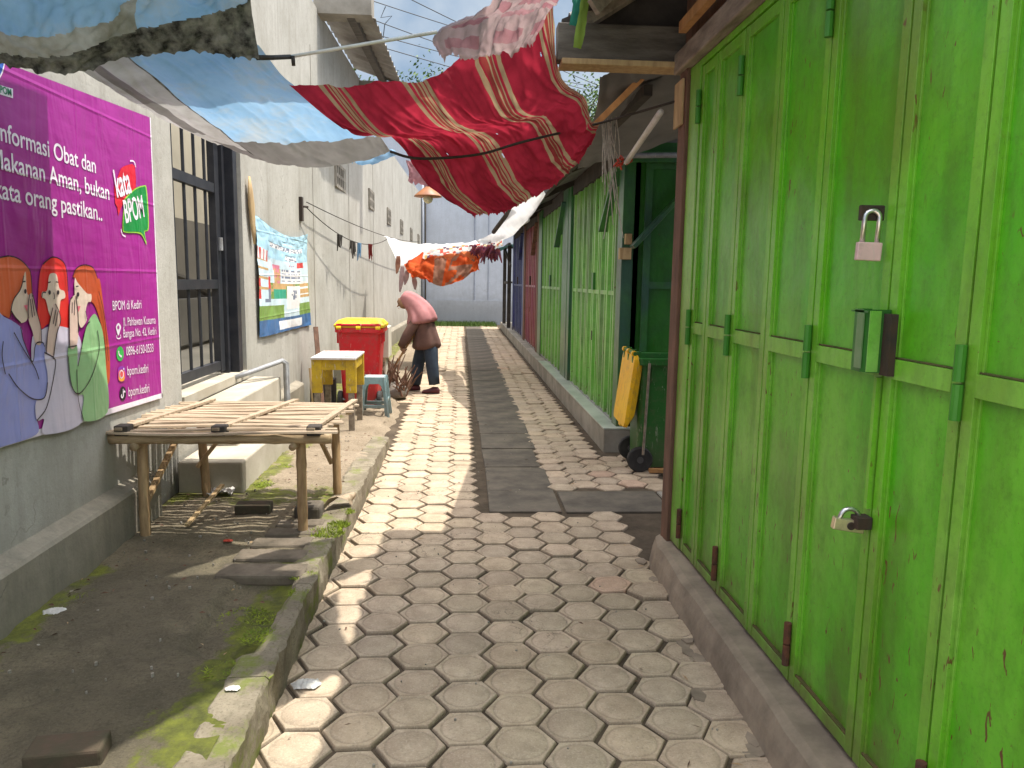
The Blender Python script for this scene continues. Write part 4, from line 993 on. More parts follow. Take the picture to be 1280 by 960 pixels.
# shared roof over the row
rf = thing('row_roof', (1.2, 12, 2.6), 'long grey sloping roof over the row of kiosks', 'roof')
m = MB(); n = 150
def ex2(y): return 1.02 if y < 9 else 1.02-.006*(y-9)
for i in range(n):
    ya, yb = 4.35+16.2*i/n, 4.35+16.2*(i+1)/n; da, db = .014*math.sin(i*1.4), .014*math.sin((i+1)*1.4)
    for dz in (0, .012): m.poly([(ex2(ya), ya, 2.60+da+dz), (ex2(yb), yb, 2.60+db+dz), (4.2, yb, 3.95+db+dz), (4.2, ya, 3.95+da+dz)])
m.build('roof_sheet', M['roof_tarp'], rf, fix=False)
m = MB(); m.bar((1.06, 4.4, 2.585), (1.03, 20.5, 2.58), .05, .06); m.bar((1.5, 4.4, 2.78), (1.5, 20.5, 2.78), .06, .08); m.build('purlin', M['dark_timber'], rf)
rows = [[at(750, 97, 4.2), at(800, 84, 4.12), at(880, 80, 4.1)], [at(742, 150, 5.0), at(800, 138, 4.95), at(880, 120, 4.8)], [at(722, 212, 6.4), at(790, 192, 6.2), at(870, 168, 6.0)]]
cloth('tarp_flap', rows, 24, 24, M['roof_tarp'], None, .02, 4, parent=rf, seed=17)
for k in range(6):
    y = 7.4+k*2.3; m = MB(); m.bar((1.05, y, 2.58), (2.4, y, 3.2), .06, .09); m.build('rafter', M['dark_timber'], rf)

# ================================================================== CLOTHS ABOVE THE ALLEY
# red striped cloth
RC = [fabric('red_cloth', (.40, .026, .05), (.25, .015, .03), 7, .45, stretch=(1, 1, 1)), fabric('cream_stripe', (.38, .28, .165), (.28, .19, .11), 8, .42), fabric('rust_stripe', (.30, .05, .045), (.22, .035, .03), 8, .42)]
bands = (1/7, 3/7+.01, 5/7, .965)
def stripe(u, v):
    for b in bands:
        d = (u-b)/.043
        if -1 < d < 1:
            a = abs(d)
            if a > .62: return 1
            if .40 < a < .62: return 0
            if .26 < a < .40: return 2 if int(d*100) % 2 else 1
            if a < .09: return 1
            return 2
    return 0
colm = [[(360, 105, 3.15), (430, 150, 3.35), (489, 183, 3.62), (540, 224, 3.75), (592, 268, 3.90)],
        [(415, 108, 3.22), (468, 158, 3.45), (530, 193, 3.75), (572, 232, 3.85), (604, 267, 3.95)],
        [(460, 106, 3.30), (510, 150, 3.55), (563, 190, 3.85), (603, 230, 3.95), (630, 264, 4.02)],
        [(515, 102, 3.38), (555, 145, 3.65), (600, 186, 3.95), (632, 222, 4.05), (655, 252, 4.10)],
        [(560, 88, 3.50), (600, 140, 3.75), (642, 176, 4.05), (668, 205, 4.15), (690, 232, 4.20)],
        [(603, 50, 3.60), (635, 130, 3.90), (675, 164, 4.15), (700, 190, 4.25), (714, 212, 4.30)],
        [(648, 30, 3.72), (682, 108, 4.00), (712, 150, 4.25), (727, 166, 4.35), (736, 182, 4.40)],
        [(690, -6, 3.78), (702, 85, 4.05), (727, 130, 4.32), (739, 142, 4.42), (748, 153, 4.50)]]
rows = [[at(*colm[c][r])+Vector((0, 0, (0, -.035, .045, -.03, 0)[r])) for c in range(8)] for r in range(5)]
rc = cloth('red_awning_cloth', rows, 190, 90, RC, stripe, .024, 4.6, fray=.03, seed=2, holes=lambda u, v: noise.noise(Vector((u*60, v*40, 9))) > .80)
tag(rc, 'red cloth with cream stripes sagging over the alley', 'awning')
# pink washed out end of cloth, folded over the pole
PKm = [fabric('pink_cloth_washed', (.42, .22, .235), (.33, .14, .16), 6, .35), fabric('pale_pink_check', (.46, .34, .33), (.40, .27, .27), 8, .35)]
rows = [[at(620, -60, 2.55), at(660, -70, 2.6), at(720, -80, 2.75), at(760, -60, 3.0)],
        [at(612, 8, 2.9), at(640, 0, 2.95), at(675, -5, 3.1), at(702, -8, 3.3)],
        [at(543, 40, 3.05), at(600, 30, 3.15), at(650, 22, 3.3), at(690, 12, 3.45)],
        [at(548, 64, 3.25), at(590, 72, 3.35), at(632, 66, 3.5), at(668, 54, 3.65)]]
pk = cloth('pink_awning_cloth', rows, 60, 50, PKm, lambda u, v: 1 if (int(v*9) % 2 == 0 or int(u*8) % 3 == 0) else 0, .02, 5, fray=.05, seed=5)
tag(pk, 'washed out pink checked cloth draped over the top of the red one', 'awning')
# blue tarps
TB = [fabric('blue_tarp', (.30, .48, .66), (.20, .37, .56), 3, .40, dirt=(.42, .46, .46), dlo=.5, dhi=.72), fabric('grey_hem', (.24, .235, .22), (.15, .145, .135), 4, .25), fabric('white_hem', (.5, .5, .48), (.3, .29, .27), 4, .35), fabric('black_net', (.20, .20, .17), (.018, .018, .016), 24, .15), fabric('stained_tarp', (.40, .41, .38), (.22, .21, .16), 9, .35)]
rows = [[at(-120, -120, 1.9), at(60, -150, 1.95), at(200, -160, 2.05), at(330, -110, 2.15)],
        [at(-90, -40, 2.1), at(60, -40, 2.15), at(200, -50, 2.25), at(318, -30, 2.35)],
        [at(-60, 30, 2.25), at(60, 45, 2.3), at(190, 22, 2.42), at(315, 8, 2.5)],
        [at(-40, 62, 2.32), at(65, 92, 2.37), at(205, 66, 2.5), at(324, 73, 2.58)]]
def bm1(u, v):
    e = .10*noise.noise(Vector((u*5, v*5, 1)))
    th = .90-.28*u
    if v > th+.02: return 3
    if v > th-.16+e and u < .62: return 4
    if u > .975: return 3
    return 0
t1 = cloth('blue_tarp', rows, 120, 90, TB, bm1, .020, 5, fray=.02, seed=8)
tag(t1, 'near blue tarp with a black stained hem, top left', 'tarp')
rows = [[at(60, 58, 2.80), at(150, 50, 2.85), at(250, 44, 2.9), at(322, 58, 3.0)],
        [at(150, 118, 3.35), at(225, 118, 3.35), at(310, 110, 3.35), at(375, 112, 3.35)],
        [at(215, 155, 3.8), at(290, 168, 3.75), at(375, 160, 3.7), at(455, 152, 3.65)],
        [at(270, 182, 4.05), at(340, 204, 4.0), at(420, 208, 3.95), at(488, 190, 3.85)]]
def bm2(u, v):
    if u < .07: return 2
    if .07 <= u < .15 and v < .75: return 1
    if u < .28: return 2 if v < .85 else 1
    if .28 <= u < .292: return 3
    if v > .74+.1*(u-.3): return 1
    return 0
t2 = cloth('blue_tarp', rows, 120, 90, TB, bm2, .013, 4, seed=11)
tag(t2, 'farther sagging blue tarp with a grey hem beside the striped cloth', 'tarp')
rows = [[at(440, 196, 4.0), at(470, 186, 4.0), at(492, 188, 4.05)], [at(440, 205, 4.05), at(465, 205, 4.05), at(500, 193, 4.1)]]
tag(cloth('tarp_scrap', rows, 20, 8, TB[0], None, .015, 4, seed=3), 'torn pale blue tarp scrap at the corner of the farther blue tarp', 'scrap')
# unseen tarp added above the frame to shade the pavement
rows = [[Vector((x, 3.52-(3.52-ya)*k/3, 2.98+.04*math.sin(x*3+k))) for x, ya in ((-1.5, 1.2), (-.8, 1.45), (-.2, 1.95), (.27, 2.6))] for k in range(4)]
tag(cloth('added_shade_tarp', rows, 20, 20, TB[0], None, .02, 4, seed=14), 'unseen blue tarp added high overhead to shade the pavement', 'tarp')
# pole and ropes
m = MB(); m.tube([at(362, 71, 2.85), at(546, 40, 3.02)], [.006, .007], 8); tag(m.build('tie_pole', M['white_pole'], smooth=True), 'thin white pole holding the pink cloth edge to the near blue tarp', 'pole')
m = MB(); m.tube([at(322, 72, 2.6), at(340, 72, 2.7), at(362, 71, 2.85)], .009, 6); m.tube([at(366, 70, 2.84), at(367, 82, 2.84)], .007, 6); tag(m.build('tie_rope', M['rope'], smooth=True), 'dark rope tying the near blue tarp to the white pole', 'rope')
m = MB(); a = Vector((1.09, 3.93, 2.43)); q = [a, at(747, 152, 4.46), at(655, 174, 4.0), at(598, 190, 3.93), at(525, 195, 3.72), at(488, 186, 3.60)]
m.tube([cr_(q, i/30)-Vector((0, 0, .012)) for i in range(31)], .0065, 6); tag(m.build('support_rope', M['rope'], smooth=True), 'dark rope slung across the alley under the striped cloth', 'rope')
# wall cleat and clothes lines
p = onwall(377, 258, .02); m = MB(); m.box(p.x-.02, p.x+.015, p.y-.05, p.y+.03, p.z-.16, p.z+.10); m.tube([p, p+Vector((.06, .05, 0))], .012); tag(m.build('wall_cleat', M['dark_rust']), 'rusty cleat on the pale wall holding the clothes lines', 'cleat')
pe = p+Vector((.05, .03, .05)); far = onwall(524, 302, .3)
m = MB(); m.tube(sag(pe, far, .12, 20), .006, 5); tag(m.build('clothes_line', M['rope']), 'upper thin cord running along the pale wall', 'cord')
pf = at(484, 299, 13.8); q = sag(pe-Vector((0, 0, .06)), pf, .22, 20)
m = MB(); m.tube(q, .006, 5); rs = random.Random(21)
tag(m.build('clothes_line', M['rope']), 'lower sagging cord with knots tied to the white cloth', 'cord')
for i, l in ((6, 'dark knotted rag on the lower wall cord, nearest the cleat'), (9, 'frayed dark rag on the lower wall cord, second from the cleat'), (11, 'pale blue rag bits on the lower wall cord'), (14, 'reddish rag bits on the lower wall cord near the white cloth')):
    m = MB()
    for k in range(7):
        p0 = q[i]+Vector((0, rs.uniform(-.18, .18), 0)); m.tube([p0, p0+Vector((rs.uniform(-.03, .03), rs.uniform(-.05, .05), -rs.uniform(.08, .26)))], [.02, .006], 5)
    tag(m.build('rag', [M['dark_timber'], M['dark_timber'], TB[0], RC[2]][(6, 9, 11, 14).index(i)]), l, 'rag')
# white cloth, orange tarp and patterned cloth farther on
WH = fabric('white_cloth', (.72, .72, .72), (.62, .62, .63), 4, .4)
rows = [pts([(480, 294), (510, 303), (545, 305), (578, 303), (601, 300)], 13.6), pts([(485, 302), (508, 312), (540, 309), (578, 306), (604, 303)], 13.2), pts([(499, 333), (520, 324), (545, 314), (580, 309), (606, 306)], 12.7)]
tag(cloth('white_cloth', rows, 40, 14, WH, None, .03, 5, seed=21), 'white cloth strung from the pale wall towards the kiosks', 'cloth')
rows = [pts([(680, 231), (646, 252), (633, 274), (617, 290), (598, 301)], [9.0, 10.2, 11.4, 12.4, 13.2]), pts([(682, 243), (669, 264), (651, 284), (636, 297), (600, 308)], [8.8, 9.8, 11.0, 12.0, 12.9])]
tag(cloth('white_cloth', rows, 40, 8, WH, None, .02, 5, seed=22), 'long white cloth edge hanging down from the kiosk roof', 'cloth')
OR = [fabric('orange_tarp', (.70, .13, .03), (.55, .07, .02), 5, .45), fabric('brown_patch', (.27, .12, .08), (.38, .2, .13), 9, .4), fabric('light_orange', (.78, .25, .10), (.7, .2, .08), 6, .45)]
rows = [pts([(504, 328), (530, 316), (560, 316), (590, 313), (602, 316)], 12.7), pts([(508, 337), (530, 330), (556, 326), (585, 324), (600, 324)], 12.3), pts([(515, 343), (532, 350), (550, 357), (576, 351), (597, 335)], 12.2)]
def orf(u, v):
    if v < .42: return 2 if u > .35 else 0
    if .38 < u < .52 or (.55 < u < .86 and abs(noise.noise(Vector((u*5, v*3, 3)))) < .16): return 1
    return 0
tag(cloth('orange_tarp', rows, 50, 24, OR, orf, .07, 6, seed=25), 'orange tarp bundle sagging below the white cloth over the alley', 'tarp')
PT = [fabric('floral_white', (.62, .58, .52), None, 30, .35), fabric('floral_red', (.5, .09, .06), None, 20, .35), fabric('floral_dark', (.12, .07, .12), None, 20, .35), fabric('floral_grey', (.4, .42, .42), None, 20, .35), fabric('floral_tan', (.5, .34, .12), None, 20, .35)]
pr = random.Random(31); pc = {}
def patt(u, v):
    k = (int(u*30), int(v*6)); pc.setdefault(k, pr.choice((0, 0, 1, 3, 4, 2))); return pc[k]
rows = [pts([(530, 314), (556, 308), (585, 306), (612, 303), (630, 295)], 12.6), pts([(528, 322), (556, 318), (585, 313), (610, 312), (628, 306)], 12.3)]
tag(cloth('patterned_cloth', rows, 60, 10, PT, patt, .03, 7, seed=27), 'patterned cloth strip between the white cloth and the orange tarp', 'cloth')
m = MB(); rs = random.Random(33)
for k in range(46):
    p0 = at(588+rs.random()*36, 311+rs.uniform(-4, 3)-k*.03, 12.3+rs.uniform(-.3, .3)); m.tube([p0, p0+Vector((rs.uniform(-.1, .1), 0, -rs.uniform(.05, .22)))], [.035, .01], 6)
tag(m.build('rag_bundle', [pm('purple_rags', (.10, .03, .08), (.30, .06, .06), 14, .9)]), 'dark purple rags bunched at the right end of the orange tarp', 'rags')
m = MB(); rs = random.Random(34)
for P in ([(503, 333), (500, 365)], [(509, 338), (506, 356)], [(517, 345), (519, 362)], [(498, 320), (496, 342)]):
    a, b2 = at(*P[0], 12.4), at(*P[1], 12.4); d = Vector((.03, 0, 0))
    rows = [[a-d, a+d], [a.lerp(b2, .5)-d*1.2, a.lerp(b2, .5)+d*1.5], [b2-d*.5, b2+d*.4]]
    tag(cloth('hanging_rag', rows, 4, 14, PKm[1] if P[0][0] % 2 else OR[1], None, .03, 4, seed=P[0][0]), {503: 'long grey pink rag hanging behind the bent person', 509: 'short brown rag hanging from the orange tarp', 517: 'brown rag hanging off the left end of the orange tarp', 498: 'pale rag hanging beside the white cloth corner'}.get(P[0][0]), 'rag')
m = MB(); m.tube([at(650, 246, 10.6), at(617, 290, 12.2)], .035, 8); tag(m.build('roof_stick', M['dark_timber']), 'brown stick propping the long white cloth edge', 'stick')
m = MB(); m.tube([at(598, 302, 13.2), at(640, 288, 12.5), at(660, 275, 11)], .03, 8); tag(m.build('eave_pipe', M['white_pole'], smooth=True), 'white pipe along the edge of the long white cloth', 'pipe')
# pink rags and lamp
rows = [pts([(507, 200), (520, 203), (536, 208), (548, 222)], 8.6), pts([(511, 214), (522, 216), (540, 222), (550, 232)], 8.6), pts([(510, 226), (520, 226), (538, 236), (549, 240)], 8.6)]
tag(cloth('pink_rag', rows, 20, 14, PKm[0], None, .04, 5, fray=.1, seed=41), 'pink rag hanging above the brown lamp shade', 'rag')
lp = thing('hanging_lamp', at(535, 244, 8.6), 'brown cone shaded lamp hanging over the alley', 'lamp')
c0 = at(535, 246, 8.6); T = Matrix.Translation(c0)
m = MB(); m.lathe([(.155, 0), (.15, .012), (.05, .095), (.022, .11), (.02, .10), (.048, .085), (.145, .005)], T, 28); m.build('lamp_shade', M['lamp_shade'], lp, smooth=True)
m = MB(); m.lathe([(.006, -.075), (.04, -.06), (.055, -.03), (.05, 0), (.02, .05)], T, 16); m.build('bulb', M['bulb'], lp, smooth=True)
m = MB(); m.tube([c0+Vector((0, 0, .1)), c0+Vector((.01, 0, .55))], .006, 6); m.build('cord', M['wire'], lp)

# ================================================================== BAMBOO BENCH
bh = thing('bamboo_bench', (-1.2, 4.3, .15), 'weathered bamboo slat bench beside the cement steps', 'bench')
def bamboo(m, a, b2, r, nodes=True):
    a, b2 = Vector(a), Vector(b2); L = (b2-a).length; n = max(6, int(L/.035)); P = []; rs_ = []
    ph = rnd.uniform(0, .2)
    for i in range(n+1):
        P.append(a.lerp(b2, i/n)); s_ = i/n*L+ph
        rs_.append(r*(1+(.10 if (s_ % .23) < .036 else 0)))
    m.tube(P, rs_, 10)
zt = .70
for a, b2 in (((-1.635, 3.92, .12), (-1.645, 3.96, .705)), ((-.83, 3.95, .13), (-.835, 3.97, .70)), ((-.76, 4.66, .13), (-.78, 4.72, .70)), ((-1.56, 4.66, .12), (-1.60, 4.70, .70))):
    m = MB(); bamboo(m, a, b2, .026); m.build('leg', M['bamboo_leg'], bh, smooth=True)
m = MB(); bamboo(m, (-1.78, 3.905, .672), (-.665, 3.915, .672), .030); m.build('rail', M['bamboo'], bh, smooth=True)
m = MB(); bamboo(m, (-1.75, 4.76, .672), (-.68, 4.77, .672), .028); m.build('rail', M['bamboo'], bh, smooth=True)
m = MB(); bamboo(m, (-1.655, 3.88, .63), (-1.60, 4.80, .625), .02); bamboo(m, (-.86, 3.88, .63), (-.80, 4.82, .625), .02); m.build('cross_bar', M['bamboo'], bh, smooth=True)
for a, b2 in (((-1.60, 4.62, .34), (-1.36, 4.72, .66)), ((-.80, 4.70, .34), (-.95, 4.72, .66)), ((-1.66, 4.0, .30), (-1.61, 4.5, .66))): m = MB(); m.bar(a, b2, .03, .02); m.build('brace', M['bamboo_leg'], bh)
m = MB(); y = 3.87; rs = random.Random(44)
while y < 4.83:
    wd = rs.uniform(.028, .048); x0 = -1.80+rs.uniform(-.05, .08); x1 = -.66+rs.uniform(-.05, .05)
    n = 14; rings = []; tw = rs.uniform(-.02, .02); b0 = rs.uniform(-.008, .008)
    for i in range(n+1):
        f = i/n; x = x0+(x1-x0)*f; zz = .708+.006*math.sin(f*5+y*9)+b0*math.sin(f*3.1); yy = y+tw*(f-.5)+.004*math.sin(f*7+y*30); h = wd/2*(1+.06*math.sin(f*30+y*50))
        rings.append([(x, yy-h, zz-.004), (x, yy+h, zz-.004), (x, yy+h*.8, zz+.006), (x, yy, zz+.010), (x, yy-h*.8, zz+.006)])
    m.loft(rings); y += wd+rs.uniform(.004, .020)
m.build('slat_top', M['bamboo_slat'], bh)
for (x, dx) in ((-1.72, .16), (-1.24, .20), (-.76, .09)):
    m = MB(); m.bar((x, 3.86, .727), (x+dx, 4.84, .725), .038, .014); m.build('batten', M['bamboo_slat'], bh)
for x in (-1.71, -1.23, -.75): m = MB(); m.box(x-.035, x+.035, 3.868, 3.945, .69, .742); m.build('lashing', M['dark_timber'], bh, bevel=.006)
# things under the bench
def brick(x, y, z, rz, mat, label, name='brick', sx=.2, sy=.1, sz=.055):
    m = MB(); T = Matrix.Translation((x, y, z)) @ Matrix.Rotation(rz, 4, 'Z') @ Matrix.Rotation(.04, 4, 'X'); m.box(-sx/2, sx/2, -sy/2, sy/2, 0, sz, T)
    return tag(m.build(name, M[mat], bevel=.008), label, 'brick')
p = onz(318, 640, .15); brick(p.x, p.y, .15, .05, 'brick', 'dark brick lying on the moss under the bamboo bench', sx=.20)
p = onz(86, 948, .15); brick(p.x, p.y, .145, .12, 'brick', 'mossy dark brick at the bottom left corner')
# curled sheet by the bench leg
rows = [[Vector((-.80+.02*k, 4.28+.05*k, .155+.012*k)), Vector((-.745+.02*k, 4.30+.05*k, .235-.01*k)), Vector((-.66+.012*k, 4.34+.05*k, .215)), Vector((-.64, 4.37+.04*k, .165))] for k in range(4)]
tag(cloth('curled_sheet', rows, 24, 14, M['bamboo_slat'], None, .006, 6, seed=51), 'curled ribbed bark sheet lying by the right bench leg', 'sheet')
m = MB(); m.box(-.93, -.78, 4.18, 4.33, .13, .22); tag(m.build('cement_lump', M['concrete_dark'], bevel=.02), 'dark cement lump next to the curled sheet', 'lump')
m = MB(); m.bar((-1.46, 4.02, .17), (-1.37, 4.36, .30), .025, .012); tag(m.build('wood_sliver', M['wood_pale']), 'thin pale stick leaning under the bench', 'stick')
rows = [[Vector((-1.55+.05*i, 4.62+.03*j, .16+.08*abs(noise.noise(Vector((i*1.7, j*1.9, 3)))))) for i in range(4)] for j in range(4)]
tag(cloth('white_rag', rows, 14, 14, M['plastic_bag'], None, .02, 6, seed=52), 'crumpled white rag behind the left bench legs', 'rag')
def litter(px, py, z, s_, label, name='plastic_bag', mat='plastic_bag', asp=.6):
    p = onz(px, py, z); rows = []
    for j in range(5):
        rows.append([Vector((p.x+(i/4-.5)*s_*(1-.3*abs(j-2)/2), p.y+(j/4-.5)*s_*asp, z+.004+.22*s_*max(0, 1-((i-2)/2.2)**2)*max(0, 1-((j-2)/2.2)**2)*(.6+.5*noise.noise(Vector((i*2.1, j*1.7, px)))))) for i in range(5)])
    return tag(cloth(name, rows, 24, 24, M[mat], None, .0045*s_/.1, 4, seed=px), label, 'litter')
litter(70, 766, .152, .10, 'crumpled white plastic scrap beside the plinth on the left')
litter(291, 862, .160, .05, 'small white scrap on the mossy kerb')
litter(383, 857, .002, .11, 'clear crumpled plastic bag on the pavers beside the kerb')
litter(285, 677, .152, .05, 'small red plastic scrap on the ground under the bench', 'plastic_scrap', 'red_plastic')
m = MB(); rs = random.Random(61)
for k in range(150):
    x, y = rs.uniform(-1.66, -.95), rs.uniform(2.2, 7.2); s_ = rs.uniform(.002, .008); a0 = rs.uniform(0, 6)
    m.prism([(x+s_*math.cos(a0+q*1.26)*rs.uniform(.6, 1.2), y+s_*math.sin(a0+q*1.26)*rs.uniform(.6, 1.2), zplat(y)-.004) for q in range(5)], (0, 0, .008+s_*.6))
for k in range(110):
    x, y = rs.uniform(-.6, .95), rs.uniform(2.0, 9); s_ = rs.uniform(.002, .006); a0 = rs.uniform(0, 6)
    m.prism([(x+s_*math.cos(a0+q*1.26), y+s_*math.sin(a0+q*1.26)*rs.uniform(.5, 1.2), -.002) for q in range(5)], (0, 0, .007))
tag(m.build('pebbles', M['concrete']), kind='stuff', label='small stones and crumbs scattered on the ground', cat='pebbles')

m = MB(); rs = random.Random(62)
for k in range(150):
    x, y = rs.uniform(-1.66, -.82), rs.uniform(2.1, 7.0); a0 = rs.uniform(0, 6.28); L = rs.uniform(.006, .019); w_ = rs.uniform(.0015, .006); z = zplat(y)+rs.uniform(.008, .016)
    if rs.random() < .45: x = rs.choice((rs.uniform(-1.68, -1.5), rs.uniform(-.95, -.72)))
    d = Vector((math.cos(a0), math.sin(a0), 0)); n_ = Vector((-d.y, d.x, 0)); p = Vector((x, y, z))
    m.mi = rs.choice((0, 0, 0, 1)); m.poly((p-d*L, p+n_*w_+Vector((0, 0, .006)), p+d*L, p-n_*w_))
for k in range(60):
    x, y = rs.uniform(-.6, 1.0), rs.uniform(2.1, 8.0); a0 = rs.uniform(0, 6.28); L = rs.uniform(.008, .025); w_ = rs.uniform(.0015, .007); d = Vector((math.cos(a0), math.sin(a0), 0)); n_ = Vector((-d.y, d.x, 0)); p = Vector((x, y, .006))
    m.mi = rs.choice((0, 0, 1)); m.poly((p-d*L, p+n_*w_+Vector((0, 0, .004)), p+d*L, p-n_*w_))
tag(m.build('leaf_litter', [M['wood_brown'], M['bamboo_leg'], M['concrete_light']]), kind='stuff', label='dry leaf bits and twigs scattered on the ground', cat='litter')
# ================================================================== TABLE, STOOL, RED BIN
tb = thing('school_table', (-1.2, 7.55, .05), 'small yellow table with a white paper covered top', 'table')
z0 = .05; TZ = .735
m = MB(); m.box(-1.40, -.98, 7.16, 7.84, TZ, TZ+.022); m.build('tabletop', M['table_top'], tb, bevel=.004)
m = MB(); m.box(-1.34, -1.12, 7.22, 7.70, TZ+.024, TZ+.026); m.build('paper_sheet', M['table_top'], tb)
m = MB(); m.box(-1.10, -1.0, 7.22, 7.42, TZ+.024, TZ+.027); m.build('paper_sheet', M['paper_grey'], tb, label='grey paper corner'); m = MB(); m.box(-1.37, -1.02, 7.72, 7.83, TZ+.0235, TZ+.0255); m.build('paper_sheet', M['paper_pink'], tb, label='pinkish paper strip')
m = MB()
m.box(-1.36, -1.02, 7.20, 7.222, TZ-.10, TZ-.001); m.box(-1.36, -1.02, 7.778, 7.80, TZ-.10, TZ-.001); m.box(-1.382, -1.36, 7.20, 7.80, TZ-.10, TZ-.001); m.box(-1.02, -.998, 7.20, 7.80, TZ-.10, TZ-.001); m.build('apron', M['table_yellow'], tb)
for x, y in ((-1.35, 7.21), (-1.03, 7.21), (-1.35, 7.79), (-1.03, 7.79)):
    m = MB(); m.mi = 0; m.box(x-.048, x+.048, y-.022, y+.022, TZ-.32, TZ-.002); m.mi = 1; m.box(x-.028, x+.028, y-.02, y+.02, z0-.02, TZ-.32); m.build('leg', [M['table_yellow'], M['wood_grey']], tb, bevel=.003)
m = MB(); m.bar((-1.35, 7.79, .18), (-1.03, 7.79, .18), .02, .03); m.build('stretcher', M['wood_grey'], tb)

sl_ = thing('plastic_stool', (-.92, 8.15, .03), 'grey blue plastic stool in front of the red wheelie bin', 'stool')
sx, sy, sz = -.91, 8.15, .03
m = MB(); m.lathe([(.0, .432), (.10, .432), (.135, .428), (.148, .415), (.15, .40), (.145, .395)], Matrix.Translation((sx, sy, sz)) @ Matrix.Scale(1.0, 4) @ Matrix.Rotation(R_(45), 4, 'Z'), 4)
m.build('seat', M['stool_top'], sl_, bevel=.02)
def frame_face(ax, sgn):
    m = MB(); h = .43
    def pt(u, z, d=0):
        w_ = .125+.045*(1-z/h); off = (.112+.045*(1-z/h)+d)*sgn
        return Vector((sx+u*w_, sy+off, sz+z)) if ax == 0 else Vector((sx+off, sy+u*w_, sz+z))
    out = [(-1, 0), (-1, h), (1, h), (1, 0), (.70, 0), (.66, .27), (.56, .33), (.40, .355), (-.40, .355), (-.56, .33), (-.66, .27), (-.70, 0)]
    A = [m.bm.verts.new(pt(u, z)) for u, z in out]; B = [m.bm.verts.new(pt(u*.985, z, -.018)) for u, z in out]
    m.face(A); m.face(B[::-1]); n = len(A)
    for i in range(n): m.face((A[i], A[(i+1) % n], B[(i+1) % n], B[i]))
    return m.build('leg_frame', M['stool'], sl_, bevel=.004)
for ax in (0, 1):
    for s_ in (-1, 1): frame_face(ax, s_)
m = MB()
for s_ in (-1, 1): m.box(sx-.13, sx+.13, sy+s_*.135-.008, sy+s_*.135+.008, sz+.10, sz+.135); m.box(sx+s_*.135-.008, sx+s_*.135+.008, sy-.13, sy+.13, sz+.16, sz+.19)
m.build('stretcher', M['stool'], sl_, bevel=.003)

def wheelie(cx_, cy_, z0, rz, body, lid, label, lid_open=False, sc_=1.0, wheels=M['rubber']):
    e = thing('wheelie_bin', (cx_, cy_, z0), label, 'bin')
    T = Matrix.Translation((cx_, cy_, z0)) @ Matrix.Rotation(rz, 4, 'Z') @ Matrix.Scale(sc_, 4)
    def rect(hx, y0, y1, z, r=.05, n=4):
        P = []
        for (qx, qy, a0) in ((hx-r, y1-r, 0), (-hx+r, y1-r, 90), (-hx+r, y0+r, 180), (hx-r, y0+r, 270)):
            for k in range(n+1): a = R_(a0+90*k/n); P.append(T @ Vector((qx+r*math.cos(a), qy+r*math.sin(a), z)))
        return P
    m = MB()    # local: +y is the back (wheels and hinge)
    m.loft([rect(.185, -.20, .20, .03), rect(.19, -.21, .215, .08), rect(.232, -.255, .23, .80), rect(.236, -.26, .235, .84), rect(.262, -.285, .26, .845), rect(.264, -.288, .262, .895), rect(.248, -.272, .246, .90), rect(.226, -.25, .222, .895), rect(.218, -.24, .20, .80), rect(.17, -.19, .17, .09)], cap=True)
    b_ = m.build('body', body, e, smooth=False, bevel=.004)
    m = MB()
    for s_ in (-1, 1):
        for yy in (-.15, 0, .13): m.box(s_*.235-.008, s_*.235+.02, yy-.006, yy+.006, .72, .845, T)
    m.box(-.10, .10, -.268, -.25, .55, .72, T)
    m.build('rib', body, e)
    m = MB(); m.tube([T @ Vector((-.24, .27, .93)), T @ Vector((.24, .27, .93))], .016, 10)
    for x in (-.20, 0, .20): m.box(x-.02, x+.02, .22, .285, .86, .945, T)
    m.build('handle', body, e)
    for s_ in (-1, 1):
        W = T @ Matrix.Translation((s_*.215, .20, .10)) @ Matrix.Rotation(R_(90), 4, 'Y')
        m = MB(); m.lathe([(.06, -.024), (.092, -.024), (.10, -.014), (.10, .014), (.092, .024), (.06, .024)], W, 28); wh = m.build('wheel', wheels, e, smooth=False)
        m = MB(); m.lathe([(.062, -.018), (.062, .018)], W, 24)
        m.lathe([(.026, -.03), (.026, .03)], W, 14); m.build('hub', M['hub'], wh)
    m = MB(); m.tube([T @ Vector((-.23, .20, .10)), T @ Vector((.23, .20, .10))], .012, 8); m.build('axle', M['grey_metal'], e)
    m = MB()
    A = Matrix.Translation((0, .275, .93)) @ (Matrix.Rotation(R_(-263), 4, 'X') if lid_open else Matrix.Identity(4)) if lid_open else Matrix.Translation((0, .275, .90))
    TT = T; 
    def lr(hx, y0, y1, z, r=.05):
        P = []
        for (qx, qy, a0) in ((hx-r, y1-r, 0), (-hx+r, y1-r, 90), (-hx+r, y0+r, 180), (hx-r, y0+r, 270)):
            for k in range(5): a = R_(a0+90*k/4); P.append(TT @ A @ Vector((qx+r*math.cos(a), qy+r*math.sin(a), z)))
        return P
    m.loft([lr(.272, -.575, -.01, .0), lr(.275, -.578, -.008, .03), lr(.262, -.56, -.02, .04), lr(.235, -.50, -.06, .075), lr(.18, -.40, -.12, .09)])
    ld = m.build('lid', lid, e, bevel=.004)
    for x in (-.21, 0, .21): m = MB(); m.tube([TT @ A @ Vector((x-.025, 0, .0)), TT @ A @ Vector((x+.025, 0, .0))], .022, 10); m.build('lid_hinge', lid, ld)
    m = MB(); m.box(-.05, .05, -.60, -.56, .012, .028, TT @ A); m.build('lid_grip', lid, ld)
    return e
